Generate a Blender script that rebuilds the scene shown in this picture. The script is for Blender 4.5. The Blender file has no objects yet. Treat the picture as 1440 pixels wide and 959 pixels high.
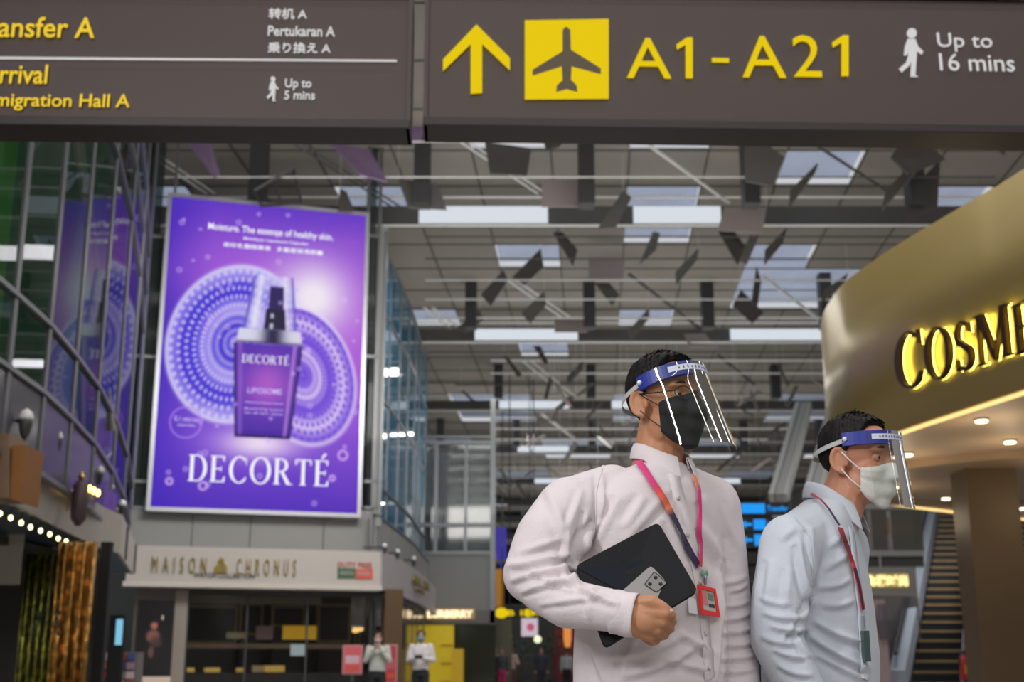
import bpy, bmesh, math, random
import numpy as np
from mathutils import Vector, Matrix, noise
from mathutils.bvhtree import BVHTree
random.seed(7)
SC = bpy.context.scene
COL = SC.collection
# ---------------------------------------------------------------- camera
TH = math.radians(14.3); CT, ST = math.cos(TH), math.sin(TH); FPX = 1800.0; CAMZ = 1.0
cam = bpy.data.cameras.new('camera'); camo = bpy.data.objects.new('camera', cam); COL.objects.link(camo)
camo.location = (0, 0, CAMZ); camo.rotation_euler = (math.pi/2+TH, 0, 0)
cam.sensor_width = 36; cam.lens = 45; cam.clip_end = 500
cam.dof.use_dof = True; cam.dof.focus_distance = 2.9; cam.dof.aperture_fstop = 4.8
SC.camera = camo
# ---------------------------------------------------------------- world, lamps, exposure
SC.view_settings.view_transform = 'Standard'; SC.view_settings.look = 'None'
SC.view_settings.exposure = 0.0; SC.view_settings.gamma = 1.0; SC.view_settings.use_curve_mapping = False
w = bpy.data.worlds.new('sky'); SC.world = w; w.use_nodes = True
bg = w.node_tree.nodes['Background']; bg.inputs[0].default_value = (0.93, 0.95, 1.0, 1); bg.inputs[1].default_value = 0.62
def area(name, loc, rot, sx, sy, power, color=(1, 1, 1)):
    l = bpy.data.lights.new(name, 'AREA'); l.shape = 'RECTANGLE'; l.size = sx; l.size_y = sy
    l.energy = power; l.color = color
    o = bpy.data.objects.new(name, l); COL.objects.link(o); o.location = loc; o.rotation_euler = rot
    return o
# added off-frame lights: shirt key at left, strips for the visor highlights
area('shirt_key_light', (-4.6, -1.2, 5.2), (math.radians(56), 0, math.radians(-52)), .22, 3.0, 290, (1.0, 0.97, 0.98))
area('visor_stripe_light', (4.6, 0.3, 3.4), (math.radians(72), 0, math.radians(58)), .09, 3.2, 9, (1, .98, .98))
area('visor_stripe_light', (5.4, 5.2, 3.4), (math.radians(72), 0, math.radians(115)), .09, 3.2, 7, (1, .98, .98))
for ly in (-10.5, -5.5, -.5, 4.5, 9.5, 14.5, 18.5):
    area('overhead_fill', (4, ly, 13.2), (0, 0, 0), 18, .35, 330, (1, .98, .96))  # added rows replacing the sky light shut out by the near ceiling
for (lx, ly, lz, pw) in ((2.0, 31.0, 11.0, 250), (3, 43.5, 11.0, 320), (3.5, 56, 11.0, 320), (4.5, 80, 11, 500)):
    area('overhead_fill', (lx, ly, lz), (0, 0, 0), 9, 1.2, pw, (1, .98, .95))  # added fill below the beams to lighten the far hall
# added wide fill lights brightening the concourse ceiling from below
for (lx, ly, pw) in ((1.5, 27, 400), (2.5, 42, 520), (4, 60, 600), (5, 86, 800)):
    area('ceiling_fill', (lx, ly, 6.2), (math.pi, 0, 0), 18, 8, pw, (1, .97, .92))
area('escalator_fill', (13.5, 32, 9.5), (math.radians(12), 0, 0), 5, 3, 620, (1, .98, .96))  # added fill to brighten the dark escalator
area('rear_fill', (0, -9, 6.5), (math.radians(68), 0, 0), 9, .6, 420, (1, .96, .94))  # added from behind to brighten the sign faces
area('shopfront_fill', (-2.0, 21.5, 8.5), (math.radians(48), 0, math.radians(12)), 6, 2, 520, (1, .97, .93))  # added fill aimed at the middle block and its fascia
# ---------------------------------------------------------------- helpers
def ray(u, v):
    x = (u-720)/FPX; y = (479.5-v)/FPX
    return Vector((x, CT-ST*y, ST+CT*y))
CAM = Vector((0, 0, CAMZ))
def PY(u, v, Y):
    r = ray(u, v); return CAM + r*(Y/r.y)
def PZ(u, v, z):
    r = ray(u, v); return CAM + r*((z-CAMZ)/r.z)
def proj(co):
    co = np.asarray(co, float); X, Y, Z = co[..., 0], co[..., 1], co[..., 2]-CAMZ
    d = Y*CT+Z*ST; yy = -Y*ST+Z*CT
    return 720+FPX*X/d, 479.5-FPX*yy/d
class Plane:
    """a vertical plane through world point O turned by yaw; local x along it, local -y towards the viewer"""
    def __init__(s, O, yaw=0.0):
        s.O = Vector(O); s.yaw = yaw
        s.ex = Vector((math.cos(yaw), math.sin(yaw), 0)); s.n = Vector((-math.sin(yaw), math.cos(yaw), 0))
    def loc(s, u, v, off=0.0):
        r = ray(u, v); t = (s.O + s.n*off - CAM).dot(s.n)/r.dot(s.n)
        d = CAM + r*t - s.O
        return d.dot(s.ex), d.z
def N(nt, t, **k):
    n = nt.nodes.new(t)
    for a, b in k.items():
        if hasattr(n, a): setattr(n, a, b)
    return n
def srgb(r, g, b):
    f = lambda c: (c/255/12.92) if c/255 <= .04045 else ((c/255+.055)/1.055)**2.4
    return (f(r), f(g), f(b))
MC = {}
def mat(name, col, rough=.5, metal=0, emit=None, es=0, var=.06, scale=6, bump=0, bscale=40, sss=0, spec=.5, coat=0):
    if name in MC: return MC[name]
    m = bpy.data.materials.new(name); m.use_nodes = True; nt = m.node_tree; p = nt.nodes['Principled BSDF']
    p.inputs['Roughness'].default_value = rough; p.inputs['Metallic'].default_value = metal
    p.inputs['Specular IOR Level'].default_value = spec; p.inputs['Coat Weight'].default_value = coat
    if sss: p.inputs['Subsurface Weight'].default_value = sss; p.inputs['Subsurface Radius'].default_value = (.02, .008, .004); p.inputs['Subsurface Scale'].default_value = .4
    if emit:
        p.inputs['Emission Color'].default_value = (*emit, 1); p.inputs['Emission Strength'].default_value = es
    tc = N(nt, 'ShaderNodeTexCoord'); nz = N(nt, 'ShaderNodeTexNoise'); nz.inputs['Scale'].default_value = scale; nz.inputs['Detail'].default_value = 4
    nt.links.new(tc.outputs['Object'], nz.inputs['Vector'])
    mx = N(nt, 'ShaderNodeMix'); mx.data_type = 'RGBA'
    mx.inputs[6].default_value = (*[c*(1-var) for c in col], 1); mx.inputs[7].default_value = (*[min(1, c*(1+var)) for c in col], 1)
    nt.links.new(nz.outputs['Fac'], mx.inputs[0]); nt.links.new(mx.outputs[2], p.inputs['Base Color'])
    if bump:
        nb = N(nt, 'ShaderNodeTexNoise'); nb.inputs['Scale'].default_value = bscale; nt.links.new(tc.outputs['Object'], nb.inputs['Vector'])
        b = N(nt, 'ShaderNodeBump'); b.inputs['Strength'].default_value = bump; b.inputs['Distance'].default_value = .01
        nt.links.new(nb.outputs['Fac'], b.inputs['Height']); nt.links.new(b.outputs[0], p.inputs['Normal'])
    MC[name] = m; return m
def glass(name, tint=(.8, .85, .85), diffuse=None, dmix=0.0, ior=1.5, rough=.02, gcol=(1, 1, 1), minref=0.0):
    """thin sheet: see-through tint + fresnel mirror (+ optional body colour)"""
    if name in MC: return MC[name]
    m = bpy.data.materials.new(name); m.use_nodes = True; nt = m.node_tree; nt.nodes.clear()
    out = N(nt, 'ShaderNodeOutputMaterial'); tr = N(nt, 'ShaderNodeBsdfTransparent'); tr.inputs[0].default_value = (*tint, 1)
    g = N(nt, 'ShaderNodeBsdfGlossy'); g.inputs['Roughness'].default_value = rough; g.inputs[0].default_value = (*gcol, 1)
    fr = N(nt, 'ShaderNodeFresnel'); fr.inputs[0].default_value = ior
    last = tr.outputs[0]
    if diffuse:
        d = N(nt, 'ShaderNodeBsdfDiffuse'); d.inputs[0].default_value = (*diffuse, 1)
        nz = N(nt, 'ShaderNodeTexNoise'); nz.inputs['Scale'].default_value = 1.5
        mm = N(nt, 'ShaderNodeMath'); mm.operation = 'MULTIPLY_ADD'; mm.inputs[1].default_value = .3; mm.inputs[2].default_value = dmix-.15
        nt.links.new(nz.outputs['Fac'], mm.inputs[0])
        x = N(nt, 'ShaderNodeMixShader'); nt.links.new(mm.outputs[0], x.inputs[0]); nt.links.new(last, x.inputs[1]); nt.links.new(d.outputs[0], x.inputs[2]); last = x.outputs[0]
    mr = N(nt, 'ShaderNodeMath'); mr.operation = 'MULTIPLY_ADD'; mr.inputs[1].default_value = 1-minref; mr.inputs[2].default_value = minref
    nt.links.new(fr.outputs[0], mr.inputs[0])
    x = N(nt, 'ShaderNodeMixShader'); nt.links.new(mr.outputs[0], x.inputs[0]); nt.links.new(last, x.inputs[1]); nt.links.new(g.outputs[0], x.inputs[2])
    nt.links.new(x.outputs[0], out.inputs[0]); MC[name] = m; return m
def emis(name, col, s=1.0):
    if name in MC: return MC[name]
    m = bpy.data.materials.new(name); m.use_nodes = True; nt = m.node_tree; nt.nodes.clear()
    out = N(nt, 'ShaderNodeOutputMaterial'); e = N(nt, 'ShaderNodeEmission'); e.inputs[0].default_value = (*col, 1); e.inputs[1].default_value = s
    nt.links.new(e.outputs[0], out.inputs[0]); MC[name] = m; return m
def vmat(name, emission=0.0, base=1.0, rough=.5):
    if name in MC: return MC[name]
    m = bpy.data.materials.new(name); m.use_nodes = True; nt = m.node_tree; p = nt.nodes['Principled BSDF']
    a = N(nt, 'ShaderNodeVertexColor'); a.layer_name = 'Col'; p.inputs['Roughness'].default_value = rough
    if not base: p.inputs['Specular IOR Level'].default_value = 0.0
    if base: nt.links.new(a.outputs[0], p.inputs['Base Color'])
    else: p.inputs['Base Color'].default_value = (.02, .02, .02, 1)
    if emission: nt.links.new(a.outputs[0], p.inputs['Emission Color']); p.inputs['Emission Strength'].default_value = emission
    MC[name] = m; return m
class MB:
    def __init__(s): s.v = []; s.f = []
    def add(s, vs, fs):
        b = len(s.v); s.v += [tuple(x) for x in vs]; s.f += [tuple(i+b for i in f) for f in fs]; return s
    def box(s, x0, x1, y0, y1, z0, z1):
        return s.add([(x0, y0, z0), (x1, y0, z0), (x1, y1, z0), (x0, y1, z0), (x0, y0, z1), (x1, y0, z1), (x1, y1, z1), (x0, y1, z1)],
                     [(0, 3, 2, 1), (4, 5, 6, 7), (0, 1, 5, 4), (1, 2, 6, 5), (2, 3, 7, 6), (3, 0, 4, 7)])
    def bar(s, a, b, w, h):
        """box along a->b, w sideways, h upwards"""
        a = Vector(a); b = Vector(b); d = (b-a).normalized(); up = Vector((0, 0, 1))
        if abs(d.z) > .95: up = Vector((0, 1, 0))
        sd = d.cross(up).normalized()*w/2; u = sd.cross(d).normalized()*h/2
        vs = [a-sd-u, a+sd-u, a+sd+u, a-sd+u, b-sd-u, b+sd-u, b+sd+u, b-sd+u]
        return s.add(vs, [(0, 1, 2, 3), (7, 6, 5, 4), (0, 4, 5, 1), (1, 5, 6, 2), (2, 6, 7, 3), (3, 7, 4, 0)])
    def prism(s, poly, y0, y1):
        """polygon in local xz extruded along y"""
        n = len(poly); vs = [(x, y0, z) for x, z in poly]+[(x, y1, z) for x, z in poly]
        fs = [tuple(range(n)), tuple(range(2*n-1, n-1, -1))]+[(i, i+n, (i+1) % n+n, (i+1) % n) for i in range(n)]
        return s.add(vs, fs)
    def slab(s, poly, z0, z1):
        n = len(poly); vs = [(x, y, z0) for x, y in poly]+[(x, y, z1) for x, y in poly]
        fs = [tuple(range(n-1, -1, -1)), tuple(range(n, 2*n))]+[(i, (i+1) % n, (i+1) % n+n, i+n) for i in range(n)]
        return s.add(vs, fs)
    def tube(s, pts, r, n=8, caps=True):
        pts = [Vector(p) for p in pts]; R = r if isinstance(r, (list, tuple)) else [r]*len(pts)
        b = len(s.v); ref = None
        for i, p in enumerate(pts):
            d = (pts[min(i+1, len(pts)-1)]-pts[max(i-1, 0)]).normalized()
            if ref is None: ref = Vector((0, 0, 1)) if abs(d.z) < .9 else Vector((1, 0, 0))
            x = d.cross(ref).normalized(); y = x.cross(d).normalized(); ref = y
            rr = R[i]; ra, rb = rr if isinstance(rr, tuple) else (rr, rr)
            for k in range(n):
                a = 2*math.pi*k/n; s.v.append(tuple(p+x*math.cos(a)*ra+y*math.sin(a)*rb))
        for i in range(len(pts)-1):
            for k in range(n):
                s.f.append((b+i*n+k, b+(i+1)*n+k, b+(i+1)*n+(k+1) % n, b+i*n+(k+1) % n))
        if caps:
            s.f.append(tuple(b+k for k in range(n))); e = b+(len(pts)-1)*n; s.f.append(tuple(e+k for k in range(n-1, -1, -1)))
        return s
    def lathe(s, prof, n=16, c=(0, 0, 0)):
        b = len(s.v)
        for r, z in prof:
            for k in range(n):
                a = 2*math.pi*k/n; s.v.append((c[0]+r*math.cos(a), c[1]+r*math.sin(a), c[2]+z))
        for i in range(len(prof)-1):
            for k in range(n):
                s.f.append((b+i*n+k, b+i*n+(k+1) % n, b+(i+1)*n+(k+1) % n, b+(i+1)*n+k))
        s.f.append(tuple(b+k for k in range(n-1, -1, -1))); e = b+(len(prof)-1)*n; s.f.append(tuple(e+k for k in range(n)))
        return s
    def ell(s, c, r, rot=None, n=20, m=12):
        b = len(s.v); c = Vector(c)
        R = rot if rot is not None else Matrix.Identity(3)
        vs = []
        for i in range(1, m):
            t = math.pi*i/m
            for k in range(n):
                a = 2*math.pi*k/n; vs.append(c+R @ Vector((r[0]*math.sin(t)*math.cos(a), r[1]*math.sin(t)*math.sin(a), r[2]*math.cos(t))))
        vs.append(c+R @ Vector((0, 0, r[2]))); vs.append(c+R @ Vector((0, 0, -r[2])))
        fs = []
        for i in range(m-2):
            for k in range(n):
                fs.append((i*n+k, (i+1)*n+k, (i+1)*n+(k+1) % n, i*n+(k+1) % n))
        T = (m-1)*n
        for k in range(n):
            fs.append((T, k, (k+1) % n)); fs.append((T+1, (m-2)*n+(k+1) % n, (m-2)*n+k))
        return s.add(vs, fs)
    def mesh(s, name='m'):
        me = bpy.data.meshes.new(name); me.from_pydata(s.v, [], s.f); me.update(); return me
def obj(name, mb, m=None, parent=None, loc=(0, 0, 0), rz=0, smooth=False, bevel=0):
    me = mb.mesh(name) if isinstance(mb, MB) else mb
    if me and m: me.materials.clear(); me.materials.append(m)
    if smooth: me.polygons.foreach_set('use_smooth', [True]*len(me.polygons))
    o = bpy.data.objects.new(name, me); COL.objects.link(o); o.location = loc; o.rotation_euler = (0, 0, rz)
    if parent: o.parent = parent
    if bevel:
        b = o.modifiers.new('b', 'BEVEL'); b.width = bevel; b.segments = 2; b.limit_method = 'ANGLE'
    return o
def empty(name, loc=(0, 0, 0), rz=0, label=None, cat=None, group=None, kind=None):
    o = obj(name, None, None, None, loc, rz); tag(o, label, cat, group, kind); return o
def tag(o, label=None, cat=None, group=None, kind=None):
    if label: o['label'] = label
    if cat: o['category'] = cat
    if group: o['group'] = group
    if kind: o['kind'] = kind
    return o
def link_mesh(name, me, m, parent, loc=(0, 0, 0), rot=(0, 0, 0)):
    o = bpy.data.objects.new(name, me); COL.objects.link(o); o.location = loc; o.rotation_euler = rot; o.parent = parent
    return o
# ---- writing
def text_mesh(s, bold=0.0, ext=.02):
    c = bpy.data.curves.new('t', 'FONT'); c.body = s; c.offset = bold; c.extrude = ext; c.resolution_u = 3
    o = bpy.data.objects.new('t', c); COL.objects.link(o)
    dg = bpy.context.evaluated_depsgraph_get(); me = bpy.data.meshes.new_from_object(o.evaluated_get(dg))
    bpy.data.objects.remove(o); bpy.data.curves.remove(c)
    n = len(me.vertices); co = np.empty(n*3); me.vertices.foreach_get('co', co); co = co.reshape(-1, 3)
    return me, co
def fit(me, co, x0, x1, z0, z1, y, depth):
    mn = co.min(0); mx = co.max(0); q = np.empty_like(co)
    q[:, 0] = x0+(co[:, 0]-mn[0])/(mx[0]-mn[0])*(x1-x0)
    q[:, 2] = z0+(co[:, 1]-mn[1])/(mx[1]-mn[1])*(z1-z0)
    q[:, 1] = y-(co[:, 2]-mn[2])/max(1e-6, mx[2]-mn[2])*depth
    me.vertices.foreach_set('co', q.ravel()); me.update()
def put_text(parent, pl, s, u0, v0, u1, v1, m, bold=0.0, y=-.02, depth=.006, name='lettering', me_co=None):
    """lettering whose lower-left is pixel (u0,v1) and upper-right (u1,v0); the run may slant: v0,v1 = top, bottom"""
    me, co = me_co or text_mesh(s, bold)
    um = (u0+u1)/2
    x0, _ = pl.loc(u0, (v0+v1)/2, y); x1, _ = pl.loc(u1, (v0+v1)/2, y); z1 = pl.loc(um, v0, y)[1]; z0 = pl.loc(um, v1, y)[1]
    fit(me, co, x0, x1, z0, z1, y, depth)
    return obj(name, me, m, parent)
# ---- serif capitals drawn stroke by stroke
def arc(cx, cy, rx, ry, tv, th, a0, a1, n=28):
    P = []
    for i in range(n+1):
        a = math.radians(a0+(a1-a0)*i/n); P.append(((cx+rx*math.cos(a), cy+ry*math.sin(a)), (cx+(rx-tv)*math.cos(a), cy+(ry-th)*math.sin(a))))
    return [[P[i][0], P[i+1][0], P[i+1][1], P[i][1]] for i in range(n)]
def R4(x0, x1, y0, y1): return [[(x0, y0), (x1, y0), (x1, y1), (x0, y1)]]
def serifs(x, w, y0=0, y1=1, e=.07, t=.035): return R4(x-e, x+w+e, y0, y0+t)+R4(x-e, x+w+e, y1-t, y1)
def glyph(ch):
    W = .15
    if ch == 'D': return R4(.08, .08+W, 0, 1)+serifs(.08, W)+arc(.38, .5, .42, .5, W, .045, -90, 90)+R4(.2, .38, 0, .045)+R4(.2, .38, .955, 1), .84
    if ch in 'EÉ':
        g = R4(.08, .08+W, 0, 1)+serifs(.08, W)+R4(.2, .62, .955, 1)+R4(.2, .64, 0, .045)+R4(.2, .5, .485, .53)+[[(.57, .8), (.62, .8), (.62, 1), (.53, 1)], [(.6, .2), (.66, .22), (.64, 0), (.53, 0)], [(.46, .41), (.5, .41), (.5, .6), (.46, .6)]]
        if ch == 'É': g += [[(.3, 1.06), (.38, 1.06), (.56, 1.26), (.42, 1.26)]]
        return g, .7
    if ch == 'C': return arc(.48, .5, .44, .52, W, .05, 48, 312)+[[(.76, .98), (.79, .98), (.8, .7), (.76, .72)], [(.72, .1), (.8, .2), (.78, .24), (.7, .16)]], .84
    if ch == 'O': return arc(.48, .5, .46, .52, W, .05, 0, 360, 44), .96
    if ch == 'R': return R4(.08, .08+W, 0, 1)+serifs(.08, W)+arc(.34, .74, .3, .26, W*.9, .045, -90, 90)+R4(.2, .36, .955, 1)+R4(.2, .36, .48, .525)+[[(.3, .5), (.44, .5), (.78, 0), (.6, 0)], [(.58, 0), (.86, 0), (.86, .035), (.58, .035)]], .84
    if ch == 'T': return R4(.32, .32+W, 0, 1)+R4(.25, .54, 0, .035)+R4(.04, .75, .955, 1)+[[(.03, .78), (.07, .78), (.12, 1), (.04, 1)], [(.72, .78), (.76, .78), (.75, 1), (.67, 1)]], .79
    if ch == 'S': return arc(.34, .74, .27, .28, W*.8, .06, 40, 235)+arc(.34, .26, .29, .28, W*.8, .06, -140, 58)+[[(.1, .62), (.22, .68), (.6, .4), (.5, .3)], [(.52, .96), (.56, .96), (.57, .74), (.53, .78)], [(.06, .28), (.1, .25), (.1, .02), (.06, .02)]], .66
    if ch == 'M': return R4(.1, .16, 0, 1)+R4(.84, .84+W, 0, 1)+R4(.02, .26, 0, .035)+R4(.77, 1.06, 0, .035)+R4(.0, .2, .965, 1)+R4(.86, 1.06, .965, 1)+[[(.1, 1), (.28, 1), (.6, .12), (.52, 0)], [(.52, 0), (.58, 0), (.93, 1), (.86, 1)]], 1.08
    if ch == 'I': return R4(.08, .08+W, 0, 1)+serifs(.08, W), .31
    return [], .4
def serif_mb(word, gap=.1, y0=0, y1=1, fat=0.0):
    mb = MB(); x = 0
    for ch in word:
        g, wd = glyph(ch)
        for q in g: mb.prism([(a+x, b) for a, b in q], y0, y1)
        x += wd+gap
    return mb, x-gap
# ================================================================ SETTING
M_white = mat('white_paint', (.42, .40, .38), .6); M_grey = mat('grey_metal_panel', (.19, .195, .195), .45, var=.05)
M_dgrey = mat('dark_grey_metal', (.045, .045, .047), .5); M_mull = mat('aluminium_mullion', (.2, .205, .215), .4, .6)
M_black = mat('matt_black', (.012, .012, .014), .5); M_ceil = mat('ceiling_board', (.30, .275, .24), .85, var=.07, scale=.6)
M_joint = mat('ceiling_joint', (.07, .066, .06), .8); M_steel = mat('brushed_steel', (.5, .54, .6), .28, .9)
M_tube = mat('pale_tube', (.85, .85, .83), .4, 0)
# floor
fl = obj('floor', MB().box(-30, 40, -8, 130, -.2, 0), mat('polished_floor', (.30, .285, .27), .22, var=.08, scale=.5)); tag(fl, 'pale polished concourse floor', kind='structure')
bw = obj('wall_back', MB().box(-10, 30, 121, 122, 0, 14), mat('far_wall', (.12, .115, .12), .7, var=.3, scale=.4)); tag(bw, 'grey far end wall of the concourse', kind='structure')
lw = obj('wall_left_far', MB().box(-3.0, -2.0, 50, 121, 0, 8.6), M_grey); tag(lw, 'grey wall running to the far end', kind='structure')
nc = obj('ceiling_near', MB().box(-16, 30, -14, 20, 13.5, 13.7), mat('near_ceiling_board', (.34, .32, .29), .85)); tag(nc, 'panelled ceiling above the photographer', kind='structure')
rwm = mat('rear_wall_paint', (.26, .25, .245), .7, var=.1, scale=.4)
for nm, bx_ in (('wall_rear', (-14, 14, -14.3, -14, 0, 9)), ('wall_rear_left', (-9.3, -9, -14, 9, 0, 9)), ('wall_rear_right', (11, 11.3, -14, 9, 0, 9))): tag(obj(nm, MB().box(*bx_), rwm), 'plain grey concourse wall on the photographer side', kind='structure')
wp = obj('wall_passage', MB().box(-20, -7.2, 36, 36.3, 0, 12.4), mat('passage_grey', (.10, .11, .105), .7, var=.3, scale=.5)); tag(wp, 'dim wall at the end of the side passage', kind='structure')
rw = obj('wall_right', MB().box(21, 21.4, 24, 121, 0, 14), mat('right_wall_paint', (.2, .19, .18), .7, var=.2, scale=.5)); tag(rw, 'grey wall behind the escalators', kind='structure')
# ---------------------------------------------------------------- ceiling
CZ = 13.5; PX, PB = 1.975, 2.44          # cell width, cell depth; bay = 5 cells = 12.2 m
ceil = obj('ceiling', MB().box(-26, 30, 108, 122, CZ, CZ+.2), M_ceil); tag(ceil, 'high panelled ceiling with skylights', kind='structure')
def gx(i, Y): return .9+(i-9)*PX+.0645*(Y-28.8)   # joint lines run slightly aslant of the view
tile = None; joints = MB(); nt_ = 0; far_tiles = MB(); far_sky = MB()
M_sky = glass('frosted_skylight', (.80, .85, .95), (.5, .5, .5), .2, 1.02, .3)
skyrects = [(606, 170, 762, 192), (866, 170, 1046, 194), (1100, 213, 1252, 277), (868, 270, 990, 330), (440, 270, 570, 300), (670, 335, 780, 390),
            (1056, 333, 1180, 432), (598, 395, 622, 460), (856, 428, 962, 466), (210, 280, 250, 340), (205, 180, 245, 196), (1295, 268, 1360, 300), (708, 485, 800, 500), (1225, 500, 1300, 540)]
Y0c = 20.0
for j in range(0, 36):
    ya = Y0c+j*PB; yb = ya+PB
    for i in range(-2, 22):
        xm = (gx(i, ya)+gx(i+1, yb))/2
        u, v = proj((xm, (ya+yb)/2, CZ)); 
        if u < -120 or u > 1560: continue
        sky = any(a <= u <= c and b <= v <= d for a, b, c, d in skyrects) if j < 16 else ((i//2+(j//5)) % 2 == 0 and j % 5 in (1, 2, 3))
        poly = [(gx(i, ya), ya), (gx(i+1, ya), ya), (gx(i+1, yb), yb), (gx(i, yb), yb)]
        if j < 16 and nt_ < 290:
            mb = MB().slab(poly, CZ if not sky else CZ+.25, CZ+.06 if not sky else CZ+.28)
            o = obj('skylight_pane' if sky else 'ceiling_panel', mb, M_sky if sky else M_ceil, ceil); nt_ += 1
            if sky: o['label'] = 'pale frosted skylight pane'
        else: (far_sky if sky else far_tiles).slab(poly, CZ if not sky else CZ+.25, CZ+.06 if not sky else CZ+.28)
        if not sky:
            joints.bar((*poly[0], CZ-.01), (*poly[3], CZ-.01), .035, .03)
        joints.bar((*poly[0], CZ-.01), (*poly[1], CZ-.01), .03, .035)
tag(obj('ceiling_panel', far_tiles, M_ceil, ceil), kind='stuff'); tag(obj('skylight_pane', far_sky, M_sky, ceil), kind='stuff')
tag(obj('panel_joint', joints, M_joint, ceil), kind='stuff')
# beams; the light they catch is painted on as emissive strips
M_beamlit = emis('beam_lit_paint', (.86, .92, 1.0), .78); M_beam = mat('beam_grey', (.09, .09, .09), .6)
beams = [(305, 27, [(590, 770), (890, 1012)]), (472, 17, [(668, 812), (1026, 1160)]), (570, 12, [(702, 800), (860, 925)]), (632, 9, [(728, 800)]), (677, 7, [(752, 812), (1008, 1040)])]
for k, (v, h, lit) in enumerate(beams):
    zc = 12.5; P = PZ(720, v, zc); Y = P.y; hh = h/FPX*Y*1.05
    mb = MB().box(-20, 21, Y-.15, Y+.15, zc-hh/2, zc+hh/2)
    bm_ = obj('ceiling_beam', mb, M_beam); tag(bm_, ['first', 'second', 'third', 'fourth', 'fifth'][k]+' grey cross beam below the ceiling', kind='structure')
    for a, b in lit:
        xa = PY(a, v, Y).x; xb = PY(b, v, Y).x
        o = obj('painted_lit_strip', MB().box(xa, xb, Y-.19, Y-.15, zc-hh/2+.02, zc+hh/2-.02), M_beamlit, bm_); o['label'] = 'white strip painting the lit part of the beam'
    obj('tube_rail', MB().tube([(-20, Y-.4, zc-hh/2-.13), (21, Y-.4, zc-hh/2-.13)], .035, 6), M_tube, bm_)
    obj('tube_rail', MB().tube([(-20, Y-.4, zc+hh/2+.15), (21, Y-.4, zc+hh/2+.15)], .03, 6), M_tube, bm_)
# cross tubes
tubes = [(199, 290, 1180, 1), (199, 1180, 1440, 0), (249, 205, 1065, 1), (249, 1065, 1400, 0), (333, 598, 1300, 0), (364, 598, 1250, 0), (394, 598, 1190, 1), (421, 598, 1180, 1), (447, 598, 1160, 1), (495, 600, 1180, 0), (507, 690, 1180, 1), (525, 690, 1160, 1), (541, 640, 1000, 0), (590, 690, 1150, 0), (603, 690, 1110, 1), (618, 690, 1080, 1)]
for (v, a, b, br) in tubes:
    A = PZ(a, v, 12.2); B = PZ(b, v, 12.2); r = 1.3/FPX*A.y
    obj('cross_tube', MB().tube([A, B], r, 6), M_tube if br else M_beam, ceil)
# diagonal braces in the roof plane
for (a, b, c, d, br, pr) in [(900, 195, 1025, 285, 1, 0), (645, 194, 762, 272, 1, 1), (1130, 193, 1250, 270, 0, 0), (410, 196, 565, 296, 0, 1), (208, 212, 296, 272, 1, 1), (1374, 190, 1412, 216, 0, 0), (720, 394, 797, 447, 1, 1), (885, 386, 987, 464, 0, 0), (1074, 389, 1158, 454, 1, 0), (602, 432, 642, 464, 1, 1), (740, 507, 802, 556, 1, 1), (762, 582, 808, 616, 1, 0), (1010, 500, 1060, 540, 0, 0)]:
    for s in ((-6, 6) if pr else (0,)):
        A = PZ(a+s, b+abs(s)*0, 12.85); B = PZ(c+s, d, 12.85); r = (2.0 if pr else 3.2)/FPX*A.y
        obj('diagonal_brace', MB().tube([A, B], r*.8, 6), M_tube if br else M_beam, ceil)
# dark drop plates in rows
for (Yp, vt, vb) in ((28.8, 193, 290), (41.0, 386, 462), (53.3, 508, 560), (65.5, 590, 628)):
    for k in range(-4, 5):
        x = k*3.93+.9+1.98+.0645*(Yp-28.8)-1.1
        A = PY(720, vt, Yp).z; B = PY(720, vb, Yp).z
        u, v = proj((x, Yp, (A+B)/2))
        if u < 200 or u > 1440: continue
        o = obj('drop_plate', MB().box(x-.19, x+.19, Yp-.25, Yp+.25, B, max(A, CZ-.02)), M_dgrey, ceil)
# ---------------------------------------------------------------- hanging ceiling baffles
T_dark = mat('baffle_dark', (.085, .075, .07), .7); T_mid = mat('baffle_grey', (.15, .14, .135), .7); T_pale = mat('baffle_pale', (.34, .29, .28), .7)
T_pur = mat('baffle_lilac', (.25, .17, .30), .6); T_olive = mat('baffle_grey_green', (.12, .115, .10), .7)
def baffle(q, Y, m, label, group=None, tilt=.3):
    a, b, c, d = q; P0 = PY(*a, Y)
    k = tilt if (b[0]-a[0]) >= 0 else -tilt
    A = PY(*a, Y); e1 = math.hypot(b[0]-a[0], b[1]-a[1])/FPX*Y; e2 = math.hypot(d[0]-a[0], d[1]-a[1])/FPX*Y
    B = PY(*b, Y+k*e1); D = PY(*d, Y-k*e2); Cc = PY(*c, Y+k*e1-k*e2)
    n = (B-A).cross(D-A).normalized()*.02; O = (A+B+Cc+D)/4
    r = empty('ceiling_baffle', O, 0, label, 'ceiling panel', group)
    mb = MB().add([p-O+s*n for s in (-1, 1) for p in (A, B, Cc, D)], [(0, 1, 2, 3), (7, 6, 5, 4), (0, 4, 5, 1), (1, 5, 6, 2), (2, 6, 7, 3), (3, 7, 4, 0)])
    obj('panel', mb, m, r)
    T = (A if A.z > B.z else B)-O
    obj('cable', MB().tube([T, (T.x, T.y, CZ-O.z)], .004, 4), M_tube, r)
    return r
D, G, P_, V, O_ = T_dark, T_mid, T_pale, T_pur, T_olive
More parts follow.
